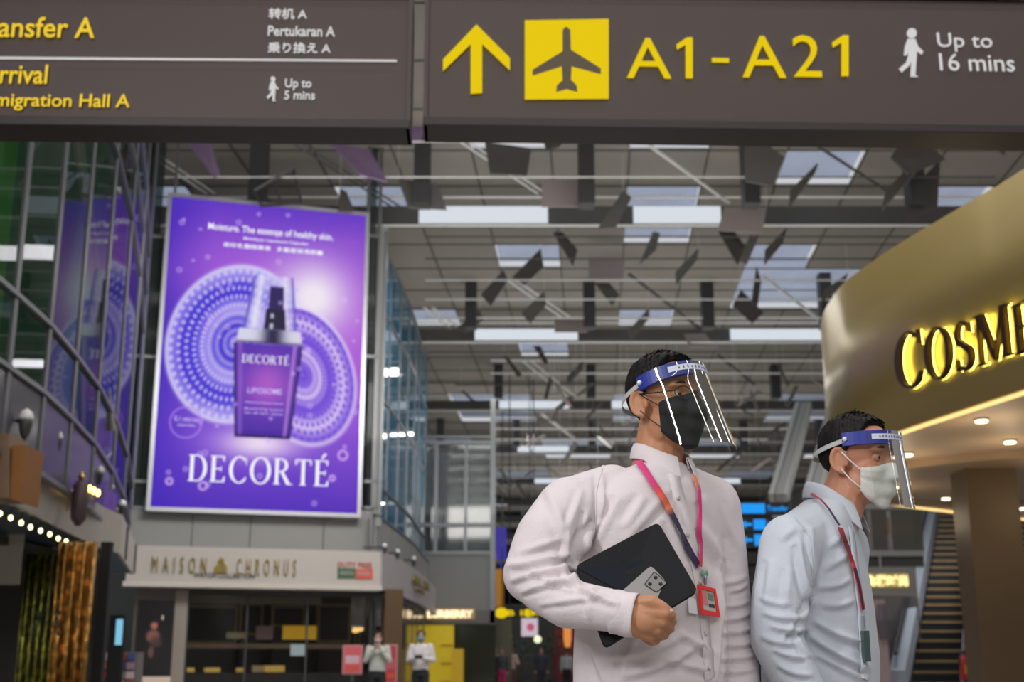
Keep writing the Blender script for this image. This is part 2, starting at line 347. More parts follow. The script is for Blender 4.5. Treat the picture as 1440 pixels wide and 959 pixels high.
hand = [
 ([(682, 200), (747, 209), (741, 247), (689, 244)], 28, D, 'dark brown tilted ceiling panel crossed by two bright tubes'),
 ([(762, 253), (822, 253), (822, 291), (762, 291)], 29, P_, 'pale square ceiling panel just above the first lit beam, right of its glow'),
 ([(757, 170), (815, 170), (786, 207), (768, 211)], 26, D, 'dark pointed ceiling panel hanging under the gate sign'),
 ([(560, 252), (616, 260), (628, 295), (574, 292)], 29, G, 'grey tilted ceiling panel right of the purple advert top corner'),
 ([(478, 266), (487, 270), (498, 297), (476, 296)], 29, D, 'small dark triangular ceiling panel above the purple advert'),
 ([(1046, 178), (1103, 222), (1085, 262), (1048, 255)], 27, G, 'large grey ceiling panel hanging below the middle of the gate sign'),
 ([(1150, 230), (1146, 242), (1109, 293), (1112, 268)], 29, O_, 'narrow edge-on ceiling panel in front of the bright skylight'),
 ([(1019, 292), (1078, 292), (1071, 328), (1009, 324)], 30, P_, 'pale ceiling panel covering the end of the first lit beam'),
 ([(1010, 325), (1032, 325), (1052, 353), (1037, 372)], 34, D, 'dark ceiling panel just below the pale panel on the first beam'),
 ([(918, 326), (928, 328), (922, 352), (899, 372)], 35, O_, 'slim dark ceiling panel below the lit half of the first beam'),
 ([(982, 350), (979, 366), (951, 400), (950, 383)], 36, O_, 'slim grey green ceiling panel above the tall man and left of the window glare'),
 ([(1107, 320), (1100, 342), (1075, 372), (1076, 352)], 35, G, 'slim grey ceiling panel left of the second bright skylight'),
 ([(1282, 178), (1329, 225), (1277, 246), (1252, 222)], 27, D, 'large dark diamond ceiling panel above the gold wall'),
 ([(1308, 207), (1300, 228), (1240, 296), (1246, 268)], 28, O_, 'long dark diagonal ceiling panel left of the gold wall edge'),
 ([(1286, 262), (1322, 224), (1318, 292), (1272, 312)], 29, D, 'dark ceiling panel merging with the beam at the gold wall'),
 ([(1228, 173), (1256, 173), (1222, 206), (1217, 200)], 26, O_, 'small dark pointed ceiling panel under the right part of the gate sign'),
 ([(1396, 172), (1412, 172), (1384, 198), (1374, 198)], 26, G, 'small grey ceiling panel at the far right under the gate sign'),
 ([(243, 177), (290, 177), (309, 245), (302, 250)], 27, V, 'lilac grey ceiling strip hanging under the arrivals sign'),
 ([(464, 200), (520, 212), (545, 256), (506, 246)], 28, V, 'lilac ceiling panel above the purple advert'),
 ([(535, 178), (598, 178), (592, 200), (550, 204)], 27, V, 'lilac ceiling panel under the gap between the two signs'),
 ([(778, 327), (791, 327), (812, 352), (806, 374)], 35, D, 'near black ceiling panel above the middle of the second beam'),
 ([(760, 350), (764, 375), (737, 401), (720, 390)], 37, D, 'dark ceiling panel in front of the skylight, right one of two alike'),
 ([(708, 380), (714, 394), (690, 430), (676, 414)], 38, D, 'dark ceiling panel in front of the skylight, left one of two alike'),
 ([(765, 410), (768, 428), (746, 455), (733, 441)], 39, O_, 'dark ceiling panel overlapping the twin bright tubes'),
 ([(828, 365), (878, 365), (876, 395), (828, 395)], 37, P_, 'pale rectangular ceiling panel midway between the first two beams'),
 ([(836, 398), (856, 398), (871, 415), (861, 430)], 39, O_, 'dark ceiling panel below the pale rectangular one'),
 ([(780, 447), (826, 447), (826, 467), (780, 467)], 42, P_, 'pale ceiling panel at the end of the second lit beam'),
 ([(912, 434), (913, 447), (889, 476), (883, 466)], 41, O_, 'small slim ceiling panel above the tall man hair'),
 ([(1064, 376), (1070, 395), (1065, 430), (1057, 426)], 38, D, 'upright slim dark ceiling panel in front of the second skylight'),
 ([(1042, 408), (1074, 440), (1058, 455), (1030, 430)], 39, D, 'broad dark ceiling panel left of the lit section of the second beam'),
 ([(675, 436), (679, 450), (656, 470), (642, 461)], 42, O_, 'grey green ceiling panel at the left end of the second beam'),
 ([(962, 470), (1011, 468), (1008, 490), (969, 488)], 44, P_, 'pale ceiling panel behind the tall man hair'),
 ([(1192, 385), (1186, 402), (1154, 426), (1160, 408)], 37, O_, 'slim ceiling panel touching the gold wall outline'),
 ([(876, 268), (888, 278), (866, 320), (840, 322)], 30, O_, 'grey ceiling panel across the first beam between its lit sections'),
 ([(1055, 330), (1066, 335), (1050, 372), (1040, 366)], 33, G, 'small grey ceiling panel between the first and second skylight'),
 ([(708, 500), (716, 505), (734, 528), (728, 530)], 46, D, 'small dark ceiling panel below the second lit beam, left of the twin tubes'),
 ([(750, 487), (760, 487), (771, 510), (766, 512)], 46, D, 'small dark ceiling panel below the second lit beam, right of the twin tubes'),
 ([(821, 505), (819, 520), (797, 542), (798, 530)], 48, O_, 'small grey green ceiling panel at the third beam row'),
 ([(773, 528), (776, 535), (769, 562), (765, 560)], 49, D, 'tiny upright dark ceiling panel over the third lit beam')]
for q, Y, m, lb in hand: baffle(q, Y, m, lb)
fr = empty('roof_hatch', PY(390, 263, 28), 0, 'open framed glass hatch tilted above the purple advert', 'hatch')
hq = [(357, 268), (412, 237), (424, 285), (368, 290)]; hp = [PY(*p, 28+(.4 if i in (1, 2) else 0))-PY(390, 263, 28) for i, p in enumerate(hq)]
for i in range(4): obj('frame_bar', MB().bar(hp[i], hp[(i+1) % 4], .06, .05), M_mull if i == 0 else M_dgrey, fr)
obj('frame_bar', MB().bar((hp[0]+hp[1])/2, (hp[2]+hp[3])/2, .05, .04), M_dgrey, fr)
obj('pane', MB().add(hp, [(0, 1, 2, 3)]), glass('hatch_glass', (.6, .6, .6)), fr)
random.seed(21)
grp = {0: ('small tilted ceiling panel in the crowd above the third beam', 'ceiling panels over the third beam'), 1: ('tiny tilted ceiling panel in the crowd beyond the third beam', 'ceiling panels beyond the third beam'), 2: ('speck-like ceiling panel far down the concourse', 'ceiling panels at the far end')}
for k in range(120):
    b = 0 if k < 36 else (1 if k < 78 else 2)
    Y = random.uniform(*((46, 58), (58, 76), (76, 104))[b]); z = random.uniform(8.6, 12.3)
    u = random.uniform(612, 1160); _, v = proj((0, Y, z))
    if v < 490 or (u < 700 and v > 560): continue
    s = 1.0/Y*FPX*random.uniform(.5, .75); an = random.choice([-1, 1])*random.uniform(.5, 1.2); wd = random.uniform(.15, .6)
    c, sn = math.cos(an)*s*.7, math.sin(an)*s*.7
    q = [(u-c, v-sn), (u-c+wd*s*.6, v-sn+wd*s*.2), (u+c+wd*s*.6, v+sn+wd*s*.2), (u+c, v+sn)]
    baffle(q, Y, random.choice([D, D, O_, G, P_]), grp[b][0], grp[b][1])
# ---------------------------------------------------------------- overhead signs
M_sign = mat('sign_brown', (.066, .045, .040), .5, var=.05, scale=1.2); M_signd = mat('sign_dark_edge', (.018, .012, .012), .4)
M_yel = emis('sign_yellow', srgb(240, 208, 22), .92); M_wht = emis('sign_white', (.72, .71, .70), .9)
M_yel2 = mat('sign_yellow_flat', srgb(205, 175, 20), .6, emit=srgb(220, 185, 10), es=.5)
def sign(name, yaw, O, ul, ur, vt, vb, label):
    pl = Plane(O, yaw); r = empty(name, O, yaw, label, 'sign')
    x0 = pl.loc(ul, vb)[0]; x1 = pl.loc(ur, vb)[0]; z0 = pl.loc(ul, vb)[1]; z1 = pl.loc(ul, vt)[1]
    obj('panel', MB().box(x0, x1, 0, .22, z0+.06, z1), M_sign, r, bevel=.006)
    obj('bottom_frame', MB().box(x0-.012, x1+.012, -.03, .25, z0, z0+.06), M_signd, r, bevel=.005)
    obj('top_frame', MB().box(x0-.012, x1+.012, -.03, .25, z1, z1+.05), M_signd, r)
    obj('end_frame', MB().box(x0-.015, x0+.012, -.02, .24, z0, z1), M_sign, r); obj('end_frame', MB().box(x1-.012, x1+.015, -.02, .24, z0, z1), M_sign, r)
    for f in (.2, .8): obj('hanger', MB().tube([(x0+(x1-x0)*f, .1, z1), (x0+(x1-x0)*f, .1, z1+3)], .03, 8), M_dgrey, r)
    return r, pl
r1, p1 = sign('direction_sign', math.radians(2.0), PY(600, 178, 7.6), 598, 1560, -12, 178, 'brown overhead gate sign with yellow arrow, plane square and A1 - A21')
p1.yaw  # yaw positive turns the right end away, negative brings it nearer
def S(pl, pts, y): return [pl.loc(u, v, y) for u, v in pts]
obj('arrow', MB().prism(S(p1, [(662, 132), (662, 62), (623, 100), (623, 84), (670, 35), (717, 82), (717, 99), (678, 62), (678, 131)][::-1], -.02), -.026, -.02), M_yel, r1)
obj('symbol_square', MB().prism(S(p1, [(738, 140), (738, 29), (856, 27), (856, 139)], -.02), -.024, -.02), M_yel, r1)
pln = [(791, 42), (796, 37), (802, 42), (803, 70), (845, 96), (845, 104), (804, 93), (803, 112), (811, 120), (812, 129), (797, 125), (782, 129), (783, 120), (791, 113), (790, 93), (749, 106), (749, 98), (791, 72)]
obj('plane_symbol', MB().prism(S(p1, pln, -.03), -.03, -.025), mat('sign_symbol_brown', (.10, .075, .04), .6), r1)
put_text(r1, p1, 'A', 881, 54, 943, 110, M_yel, .0); put_text(r1, p1, '-', 1001, 82, 1025, 88, M_yel, .0); put_text(r1, p1, 'A', 1043, 51, 1104, 109, M_yel, .0); put_text(r1, p1, '2', 1115, 50, 1154, 108, M_yel, .0)
for u, v in ((950, 53), (1169, 50)):
    obj('lettering', MB().prism(S(p1, [(u+14, v+57), (u+14, v+10), (u+2, v+17), (u+1, v+10), (u+16, v), (u+24, v), (u+24, v+57)], -.02), -.026, -.02), M_yel, r1)
put_text(r1, p1, 'Up to', 1318, 47, 1395, 73, M_wht); put_text(r1, p1, '16 mins', 1321, 76, 1426, 100, M_wht)
def walker(parent, pl, u, v, h):
    s = h/66.0; f = lambda pts: S(pl, [(u+a*s, v+b*s) for a, b in pts], -.02)
    mb = MB()
    n = 14; mb.prism(f([(7*math.cos(2*math.pi*i/n), 7+7*math.sin(2*math.pi*i/n)) for i in range(n)]), -.026, -.02)
    mb.prism(f([(-6, 15), (5, 15), (7, 22), (7, 40), (-5, 40), (-6, 22)]), -.026, -.02)
    mb.prism(f([(-6, 15), (-10, 26), (-11, 38), (-7, 38), (-4, 26)]), -.026, -.02)
    mb.prism(f([(5, 16), (9, 26), (16, 33), (14, 37), (5, 30)]), -.026, -.02)
    mb.prism(f([(0, 38), (7, 38), (6, 52), (5, 66), (9, 68), (-2, 68), (-1, 52)]), -.026, -.02)
    mb.prism(f([(-5, 38), (2, 38), (-3, 52), (-14, 62), (-18, 57), (-8, 48)]), -.026, -.02)
    obj('walking_figure_symbol', mb, M_wht, parent)
walker(r1, p1, 1282, 40, 66)
r2, p2 = sign('direction_sign', math.radians(1.4), PY(572, 176, 7.6), -140, 574, -12, 176, 'dark overhead sign lettered in yellow for transfer and arrival, at upper left')
for s, a, b, c, d in (('Transfer A', -42, 24, 134, 53), ('Arrival', -24, 91, 67, 118), ('Immigration Hall A', -35, 132, 183, 156)):
    o = put_text(r2, p2, s, a, b, c, d, M_yel2, .01)
for s, a, b, c, d in (('转机 A', 378, 12, 432, 27), ('Pertukaran A', 377, 37, 471, 51), ('乗り換え A', 377, 60, 465, 75), ('Up to', 401, 111, 438, 127), ('5 mins', 400, 128, 443, 140)):
    put_text(r2, p2, s, a, b, c, d, M_wht, .012)
obj('divider_line', MB().prism(S(p2, [(-130, 79), (558, 84.5), (558, 87), (-130, 82.5)], -.02)[::-1], -.024, -.02), M_wht, r2)
walker(r2, p2, 384, 108, 33)
# ---------------------------------------------------------------- glazed facades
def facade(name, path, levels, mats, label, rail=.05, mull=.038, inset=.03, depth=.09):
    """path: list of (x,y); levels: z list; mats per level: material or None"""
    root = empty(name, (path[0][0], path[0][1], 0)); tag(root, label, kind='structure'); O = Vector((path[0][0], path[0][1], 0))
    for i in range(len(path)-1):
        a = Vector((*path[i], 0))-O; b = Vector((*path[i+1], 0))-O
        for k in range(len(levels)-1):
            m = mats[k]
            if m is None: continue
            nm = 'glass_pane' if 'glass' in m.name else 'wall_panel'
            d = (b-a).normalized(); nn = d.cross(Vector((0, 0, 1)))*.012
            z0, z1 = levels[k]+.02, levels[k+1]-.02; a2 = a+d*.02; b2 = b-d*.02
            mb = MB().add([a2+Vector((0, 0, z0)), b2+Vector((0, 0, z0)), b2+Vector((0, 0, z1)), a2+Vector((0, 0, z1))], [(0, 1, 2, 3)]) if nm == 'glass_pane' else MB().bar(a2+Vector((0, 0, (z0+z1)/2)), b2+Vector((0, 0, (z0+z1)/2)), .03, z1-z0)
            obj(nm, mb, m, root)
        for z in levels:
            obj('rail', MB().bar(a+Vector((0, 0, z)), b+Vector((0, 0, z)), depth, rail), M_mull, root)
    for p in path:
        q = Vector((*p, 0))-O
        obj('mullion', MB().box(q.x-mull/2, q.x+mull/2, q.y-depth/2, q.y+depth/2, levels[0], levels[-1]), M_mull, root)
    return root
G_left = glass('left_glass', (.75, .85, .78), (.03, .07, .04), .2, 1.45, .015, (.42, .42, .46))
M_lpanel = glass('lower_tinted_glass', (.1, .1, .11), (.13, .125, .15), .9, 1.3, .15, (.5, .5, .5))
zA, zB = 4.6, 3.85
pathL = [PZ(u, v, zA) for u, v in ((-60, 345), (22, 415), (70, 458), (107, 503), (138, 545), (163, 595), (178, 640), (185, 685))]
for p in pathL: print('pathL', tuple(round(c, 2) for c in p), proj(p))
pathL = [(p.x, p.y) for p in pathL]
facade('wall_left', pathL, [3.0, zB, zA, 7.9, 8.75, 9.6, 12.5], [M_lpanel, G_left, G_left, G_left, G_left, G_left], 'curved glass and metal upper wall on the left', rail=.05)
# green hoarding seen through the left glass
gm = mat('green_hoarding', (.10, .50, .06), .7, var=.5, scale=.6)
gg = mat('dark_teal_hoarding', (.03, .16, .09), .7, var=.6, scale=.4)
back = [(x-1.1, y+.3) for x, y in pathL]
ro = empty('wall_left_inner', (0, 0, 0)); tag(ro, 'dark green inner wall behind the left glass', kind='structure')
for i in range(len(back)-1):
    obj('hoarding_panel', MB().bar((*back[i], 8.2), (*back[i+1], 8.2), .05, 8.6), gm if i in (2,) else gg, ro)
for i, sgn in enumerate((0, 1)):
    pts = [(-5.6-.35*t/6+sgn*.1, 11.5+t+sgn, 6.2+2.4*math.sin(t*.5+sgn)) for t in np.linspace(0, 6, 20)]
    obj('curved_stripe', MB().tube(pts, .05, 6), M_white, ro)
# uplight lamps on the left wall
def wall_lamp(u, v, h, Y, label):
    P = PY(u, v, Y); s = h/FPX*Y*.97
    r = empty('wall_lamp', P, 0, label, 'lamp')
    obj('shade', MB().lathe([(.02*s, -.5*s), (.14*s, -.3*s), (.2*s, 0), (.2*s, .12*s)], 16), M_dgrey, r, smooth=True)
    obj('dome', MB().lathe([(.2*s, .12*s), (.22*s, .2*s), (.16*s, .36*s), (.03*s, .46*s)], 16), mat('lamp_white', (.75, .75, .75), .3), r, smooth=True)
    obj('bracket', MB().tube([(0, 0, .1*s), (-.5, .1, .1*s)], .02, 6), M_dgrey, r)
for u, v, h, Y, lb in ((36, 596, 50, 12.8, 'left wall uplight nearest the frame edge, the largest'), (79, 622, 42, 14.6, 'left wall uplight second from the frame edge'), (140, 668, 30, 17.6, 'left wall uplight above the gold chandelier lights'), (155, 690, 26, 19.4, 'left wall uplight fourth from the frame edge'), (172, 714, 26, 21, 'left wall uplight at the canopy end')):
    wall_lamp(u, v, h, Y-.15, lb)
# left shop canopy: fascia with end piece
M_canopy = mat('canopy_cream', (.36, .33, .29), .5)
c1 = [PZ(u, v, 2.62) for u, v in ((-80, 660), (25, 712), (97, 749), (140, 770), (166, 778))]; 
cp = [(p.x, p.y) for p in c1]; print('canopy', [(round(a, 2), round(b, 2)) for a, b in cp])
end = PZ(186, 808, 2.62); cp2 = cp+[(end.x, end.y)]
can = empty('shop_canopy', (cp[0][0], cp[0][1], 0), 0, 'cream shop canopy above the gold curtains at lower left', 'canopy'); Oc = Vector((*cp[0], 0))
for i in range(len(cp2)-1):
    a = Vector((*cp2[i], 2.9))-Oc; b = Vector((*cp2[i+1], 2.9))-Oc
    obj('fascia_panel', MB().bar(a, b, .04, .56), M_canopy, can)
poly = [(x-Oc.x, y-Oc.y) for x, y in cp2]; poly += [(poly[-1][0]-3.0, poly[-1][1]+.6), (poly[0][0]-3, poly[0][1])]
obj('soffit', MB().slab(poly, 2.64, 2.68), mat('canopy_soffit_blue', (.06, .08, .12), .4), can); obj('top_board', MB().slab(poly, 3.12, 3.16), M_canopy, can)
a = Vector((*cp2[4], 2.9))-Oc; b = Vector((*cp2[5], 2.9))-Oc
for f, mm in ((.3, M_dgrey), (.97, M_black)): obj('end_slat', MB().bar(a.lerp(b, f)+Vector((.03, 0, 0)), a.lerp(b, f+.06)+Vector((.03, 0, 0)), .03, .5), mm, can)
# glass balustrade with purple print on the canopy
bal = empty('balustrade', (cp[1][0], cp[1][1], 3.17), 0, 'purple tinted balustrade on the canopy with gold lights behind', 'balustrade'); Ob = Vector((cp[1][0], cp[1][1], 3.17))
for i in range(2, 4):
    a = Vector((*cp[i], 3.17))-Ob; b = Vector((*cp[i+1], 3.17))-Ob
    o = obj('purple_panel', MB().bar(a+Vector((-.1, 0, .22)), b+Vector((-.1, 0, .16)), .03, .42 if i == 2 else .3), mat('purple_board', (.10, .05, .22), .25, var=.4, scale=3, emit=(.10, .04, .3), es=.25), bal)
a = Vector((*cp[1], 3.17))-Ob; b = Vector((*cp[2], 3.17))-Ob
obj('purple_panel', MB().bar(a.lerp(b, .55)+Vector((-.1, 0, .26)), b+Vector((-.1, 0, .26)), .03, .5), MC['purple_board'], bal)
M_gold = emis('candle_glow', (1.0, .62, .15), 6)
for lb, uu in (('left cluster of small gold lights on the canopy', (90, 97, 103)), ('right cluster of small gold lights on the canopy', (126, 132, 138))):
    P = PY(uu[1], 690, 15.5)
    r = empty('chandelier', P, 0, lb, 'light')
    for k, u in enumerate(uu):
        q = PY(u, 687+k*3, 15.5)-P
        obj('candle_bulb', MB().ell(q, (.025, .025, .045), n=8, m=6), M_gold, r); obj('arm', MB().tube([q, (0, 0, -.12)], .008, 5), mat('brass', (.5, .33, .1), .3, .9), r)
    obj('stem', MB().tube([(0, 0, -.12), (0, 0, -.25)], .01, 5), MC['brass'], r)
sp = PY(112, 706, 15.2); r = empty('hanging_ornament', sp, 0, 'dark brown hanging ornament in front of the cream canopy', 'ornament')
obj('body', MB().lathe([(.03, -.28), (.09, -.2), (.1, 0), (.09, .2), (.03, .27)], 12), mat('ornament_brown', (.07, .04, .05), .4), r, smooth=True); obj('cap', MB().lathe([(.02, .27), (.05, .3), (.01, .36)], 10), MC['brass'], r)
# timber box at frame edge
tb = empty('display_box', PY(12, 700, 12.2), 0, 'tan and orange timber box on the canopy at the frame edge', 'box')
q = [PY(u, v, 12.2)-PY(12, 700, 12.2) for u, v in ((-90, 700), (13, 700), (13, 610), (-90, 598))]
obj('front_board', MB().prism([(p.x, p.z) for p in q], 0, .5), mat('tan_board', (.22, .14, .08), .6), tb)
q2 = [PY(u, v, 12.2)-PY(12, 700, 12.2) for u, v in ((13, 700), (27, 706), (36, 626), (16, 626))]
obj('side_board', MB().prism([(p.x, p.z) for p in q2], .02, .5), mat('orange_timber', (.26, .10, .015), .5), tb)
# left shop interior: curtains, bulbs
def curtain(u0, u1, v0, Y, m, label, waves=5, amp=.05):
    A = PY(u0, v0, Y); B = PY(u1, v0, Y); n = waves*8; mb = MB(); vs = []
    for i in range(n+1):
        x = A.x+(B.x-A.x)*i/n-A.x; y = amp*math.sin(i/8*2*math.pi)
        vs += [(x, y, 0), (x*.98, y*1.2, A.z*.5), (x, y, A.z)]
    mb.add(vs, [(3*i+k, 3*(i+1)+k, 3*(i+1)+k+1, 3*i+k+1) for i in range(n) for k in (0, 1)])
    o = obj('curtain', mb, m, None, (A.x, A.y, 0), 0, smooth=True); tag(o, label, 'curtain')
    s = o.modifiers.new('s', 'SOLIDIFY'); s.thickness = .01
def bead(name, c1, c2, emit):
    if name in MC: return MC[name]
    m = mat(name, c1, .25, .8, var=.5, scale=5, bump=.6, bscale=25); nt = m.node_tree; p = nt.nodes['Principled BSDF']
    v = N(nt, 'ShaderNodeTexVoronoi'); v.inputs['Scale'].default_value = 9; tc = N(nt, 'ShaderNodeTexCoord'); nt.links.new(tc.outputs['Object'], v.inputs['Vector'])
    rp = N(nt, 'ShaderNodeValToRGB'); rp.color_ramp.elements[0].color = (*c1, 1); rp.color_ramp.elements[1].color = (*c2, 1); rp.color_ramp.elements[0].position = .1; rp.color_ramp.elements[1].position = .6
    nt.links.new(v.outputs['Distance'], rp.inputs[0]); nt.links.new(rp.outputs[0], p.inputs['Base Color'])
    return m
curtain(84, 138, 762, 15.6, bead('bronze_beads', (.95, .5, .12), (.30, .16, .04), 0), 'bronze beaded curtain, the rightmost in the lower left shop', 4)
curtain(38, 88, 778, 16.6, bead('olive_beads', (.62, .62, .14), (.22, .22, .05), 0), 'olive green beaded curtain between dark glass and bronze curtain', 5)
for (u, v, Y) in ((66, 880, 15.4),):
    P = PY(u, v, Y); r = empty('hanging_plant', (P.x, P.y, P.z), 0, 'dark leafy ornament hanging before the olive curtain', 'plant')
    for k in range(30):
        a = random.uniform(0, 6.28); b = random.uniform(-1, 1); q = Vector((.12*math.cos(a), .1*math.sin(a), .2*b)); t = q+Vector((.07*math.cos(a), .05*math.sin(a), random.uniform(-.05, .06)))
        mb = MB().add([q, q.lerp(t, .5)+Vector((0, .02, .03)), t, q.lerp(t, .5)+Vector((0, -.02, -.03))], [(0, 1, 2, 3)]); obj('leaf', mb, mat('dark_leaf', (.03, .035, .015), .5), r)
    obj('cord', MB().tube([(0, 0, 0), (0, 0, 2.62-P.z)], .006, 5), M_black, r)
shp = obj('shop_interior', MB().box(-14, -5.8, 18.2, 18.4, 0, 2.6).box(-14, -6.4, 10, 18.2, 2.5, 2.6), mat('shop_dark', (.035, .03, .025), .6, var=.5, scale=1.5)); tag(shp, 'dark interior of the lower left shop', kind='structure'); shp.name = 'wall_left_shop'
pw = obj('wall_left_pier', MB().prism([(0, 0), (.14, 0), (.14, 2.62), (0, 2.62)], 0, .12), M_black, None, (PY(128, 940, 17.2).x, 17.2, 0)); tag(pw, 'black pier beside the bronze curtain', kind='structure')
cr = obj('shop_window', MB().prism([(0, 0), (.8, 0), (.8, .95), (0, .95)], 0, .03), mat('cream_glow_board', (.5, .46, .38), .6), None, (PY(-60, 800, 16.4).x-.0, 16.4, PY(-60, 822, 16.4).z), 0); tag(cr, 'pale lit board inside the lower left shop at the frame edge', 'board')
cb = obj('rail_support', MB().box(0, .05, 0, .05, 0, cr.location.z), M_black, cr, (.2, 0, -cr.location.z))
ORD = ['first', 'second', 'third', 'fourth', 'fifth', 'sixth', 'seventh', 'eighth', 'ninth', 'tenth', 'eleventh', 'twelfth']
M_bulb = emis('bulb_glow', (1.0, .86, .42), 5)
row = [(0, 722), (15, 728), (30, 735), (43, 741), (57, 746), (70, 751), (82, 757), (93, 761), (104, 766), (114, 770), (123, 774), (133, 780)]
rowb = [(12, 760), (27, 769), (38, 774), (48, 777), (55, 779)]
b0 = MB().lathe([(.004, -.03), (.022, -.012), (.022, .008), (.006, .03)], 8).mesh('bulb'); b0.materials.append(M_bulb)
cap0 = MB().lathe([(.01, .025), (.01, .05)], 6).mesh('socket'); cap0.materials.append(M_black)
for rw_, lab, g, dy in ((row, 'small warm bulbs under the cream canopy', 'canopy string bulbs', 0), (rowb, 'small warm bulbs in the shorter inner string', 'inner string bulbs', 1.2)):
    for i, (u, v) in enumerate(rw_):
        P = PZ(u, v, 2.55); P = CAM+(P-CAM)*(.985 if dy == 0 else 1.12)
        r = empty('string_bulb', P, 0, ORD[i]+' from the left of the '+lab, 'bulb', g); link_mesh('glass_bulb', b0, None, r); link_mesh('socket', cap0, None, r)
        obj('wire', MB().tube([(0, 0, .04), (0, 0, max(.07, 2.66-P.z))], .004, 4), M_black, r)
# blue screen and coloured shelf in the passage
P = PY(166, 888, 24); r = empty('tall_screen', (P.x, P.y, 0), 0, 'narrow glowing pale blue screen in the passage beside the shop', 'screen')
obj('housing', MB().box(-.17, .1, 0, .15, 0, P.z+.3), M_black, r); obj('display', MB().box(-.04, .08, -.01, 0, P.z-.24, P.z+.22), emis('screen_cyan', (.22, .55, .75), 1), r)
P = PY(160, 930, 25); r = empty('goods_shelf', (P.x, P.y, 0), 0, 'low shelf of red, white and blue goods left of the dark portrait poster', 'shelf')
obj('rack', MB().box(-.45, .45, 0, .4, 0, 1.28), mat('shelf_grey', (.15, .13, .13), .6), r)
cols = [(.4, .04, .04), (.5, .42, .42), (.05, .09, .2), (.45, .12, .05), (.3, .2, .25)]
for i in range(5):
    for j in range(4):
        obj('packet', MB().box(-.42+i*.17, -.42+i*.17+.14, -.05, 0, .62+j*.17, .62+j*.17+.13), mat('packet_%d' % ((i*2+j*3) % 5), cols[(i*2+j*3) % 5], .5), r)
# ---------------------------------------------------------------- middle block with advert and watch shop
def aim_yaw(A, B): return math.atan2(B.y-A.y, B.x-A.x)
A_, B_ = PY(212, 715, 28.2), PY(500, 722, 29.5)
yawM = aim_yaw(A_, B_); pm = Plane((A_.x, A_.y, 0), yawM); print('yaw', math.degrees(yawM))
def blk(name, rect, y0, y1, m, parent=None, label=None, cat=None, kind=None, group=None, bevel=0):
    """box on the middle block's plane from pixel rect (u0,v0,u1,v1), y range measured from the wall plane"""
    u0, v0, u1, v1 = rect; vm = (v0+v1)/2; um = (u0+u1)/2
    x0 = pm.loc(u0, vm, y0)[0]; x1 = pm.loc(u1, vm, y0)[0]; z1 = pm.loc(um, v0, y0)[1]; z0 = pm.loc(um, v1, y0)[1]
    if parent is not None and parent != 0:
        return obj(name, MB().box(x0, x1, y0, y1, z0, z1), m, parent, bevel=bevel)
    o = obj(name, MB().box(0, x1-x0, y0, y1, 0, z1-z0), m, None, tuple(pm.O+pm.ex*x0+Vector((0, 0, z0))), yawM, bevel=bevel); tag(o, label, cat, group, kind); return o
mw = empty('wall_middle', tuple(pm.O), yawM); tag(mw, 'grey upper wall and glazing of the middle block', kind='structure')
M_mg = mat('block_grey', (.26, .26, .25), .55, var=.05, scale=1)
us = [178, 270, 352, 455, 530]
for a, b in zip(us[:-1], us[1:]): blk('wall_panel', (a+.6, 717, b-.6, 776), .0, .12, M_mg, mw)
blk('panel_backing', (178, 717, 530, 776), .12, .2, M_dgrey, mw)
G_mid = glass('middle_glass', (.45, .52, .50), (.10, .11, .11), .3, 1.4, .08, (.3, .3, .3))
for (a, b) in ((170, 203), (205, 232), (516, 532)):
    for (c, d) in ((180, 330), (332, 500), (502, 676), (678, 712)):
        blk('glass_pane', (a+1, c+1, b-1, d-1), .05, .06, G_mid, mw)
for u in (170, 204, 234, 514, 531): blk('mullion', (u-2, 178, u+2, 716), -.02, .1, M_mull, mw)
for v in (331, 501, 677, 714): blk('rail', (178, v-2, 236, v+2), -.02, .1, M_mull, mw); blk('rail', (512, v-2, 532, v+2), -.02, .1, M_mull, mw)
blk('cornice', (531, 318, 541, 740), -.02, .3, M_mg, mw)
# dark rooms behind the glass
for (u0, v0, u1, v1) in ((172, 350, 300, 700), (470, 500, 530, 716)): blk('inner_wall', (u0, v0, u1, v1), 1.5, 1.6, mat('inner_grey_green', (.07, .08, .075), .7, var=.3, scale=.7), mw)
# advert lightbox
adv = empty('advert_lightbox', tuple(pm.O+Vector((0, 0, 0))), yawM, 'large purple backlit advert with a perfume-like bottle and white lettering', 'advert')
adv['label'] = 'large purple backlit advert showing a pump bottle in swirling beads'
yA = -.3
corn = [pm.loc(u, v, yA) for u, v in ((241, 277), (516, 304), (500, 722), (212, 713))]
xL = (corn[0][0]+corn[3][0])/2; xR = (corn[1][0]+corn[2][0])/2; zT = (corn[0][1]+corn[1][1])/2; zBm = (corn[2][1]+corn[3][1])/2
print('advert corners', corn)
obj('housing', MB().box(xL, xR, yA+.03, -.02, zBm, zT), M_dgrey, adv)
M_fr = mat('advert_frame_silver', (.5, .5, .54), .35, .7)
fw = .09
for bx in ((xL-fw, xR+fw, zT, zT+fw), (xL-fw, xR+fw, zBm-fw, zBm), (xL-fw, xL, zBm, zT), (xR, xR+fw, zBm, zT)):
    obj('frame_bar', MB().box(bx[0], bx[1], yA-.04, -.02, bx[2], bx[3]), M_fr, adv)
nu, nv = 230, 340
S_, T_ = np.meshgrid((np.arange(nu)+.5)/nu, (np.arange(nv)+.5)/nv)   # T_ from the top
def mixc(a, b, t): t = np.clip(t, 0, 1)[..., None]; return a*(1-t)+b*t
c = lambda *x: np.array(x, float)
img = np.ones((nv, nu, 3))*c(112, 62, 205)
g = lambda cx, cy, rx, ry: np.exp(-(((S_-cx)/rx)**2+((T_-cy)/ry)**2))
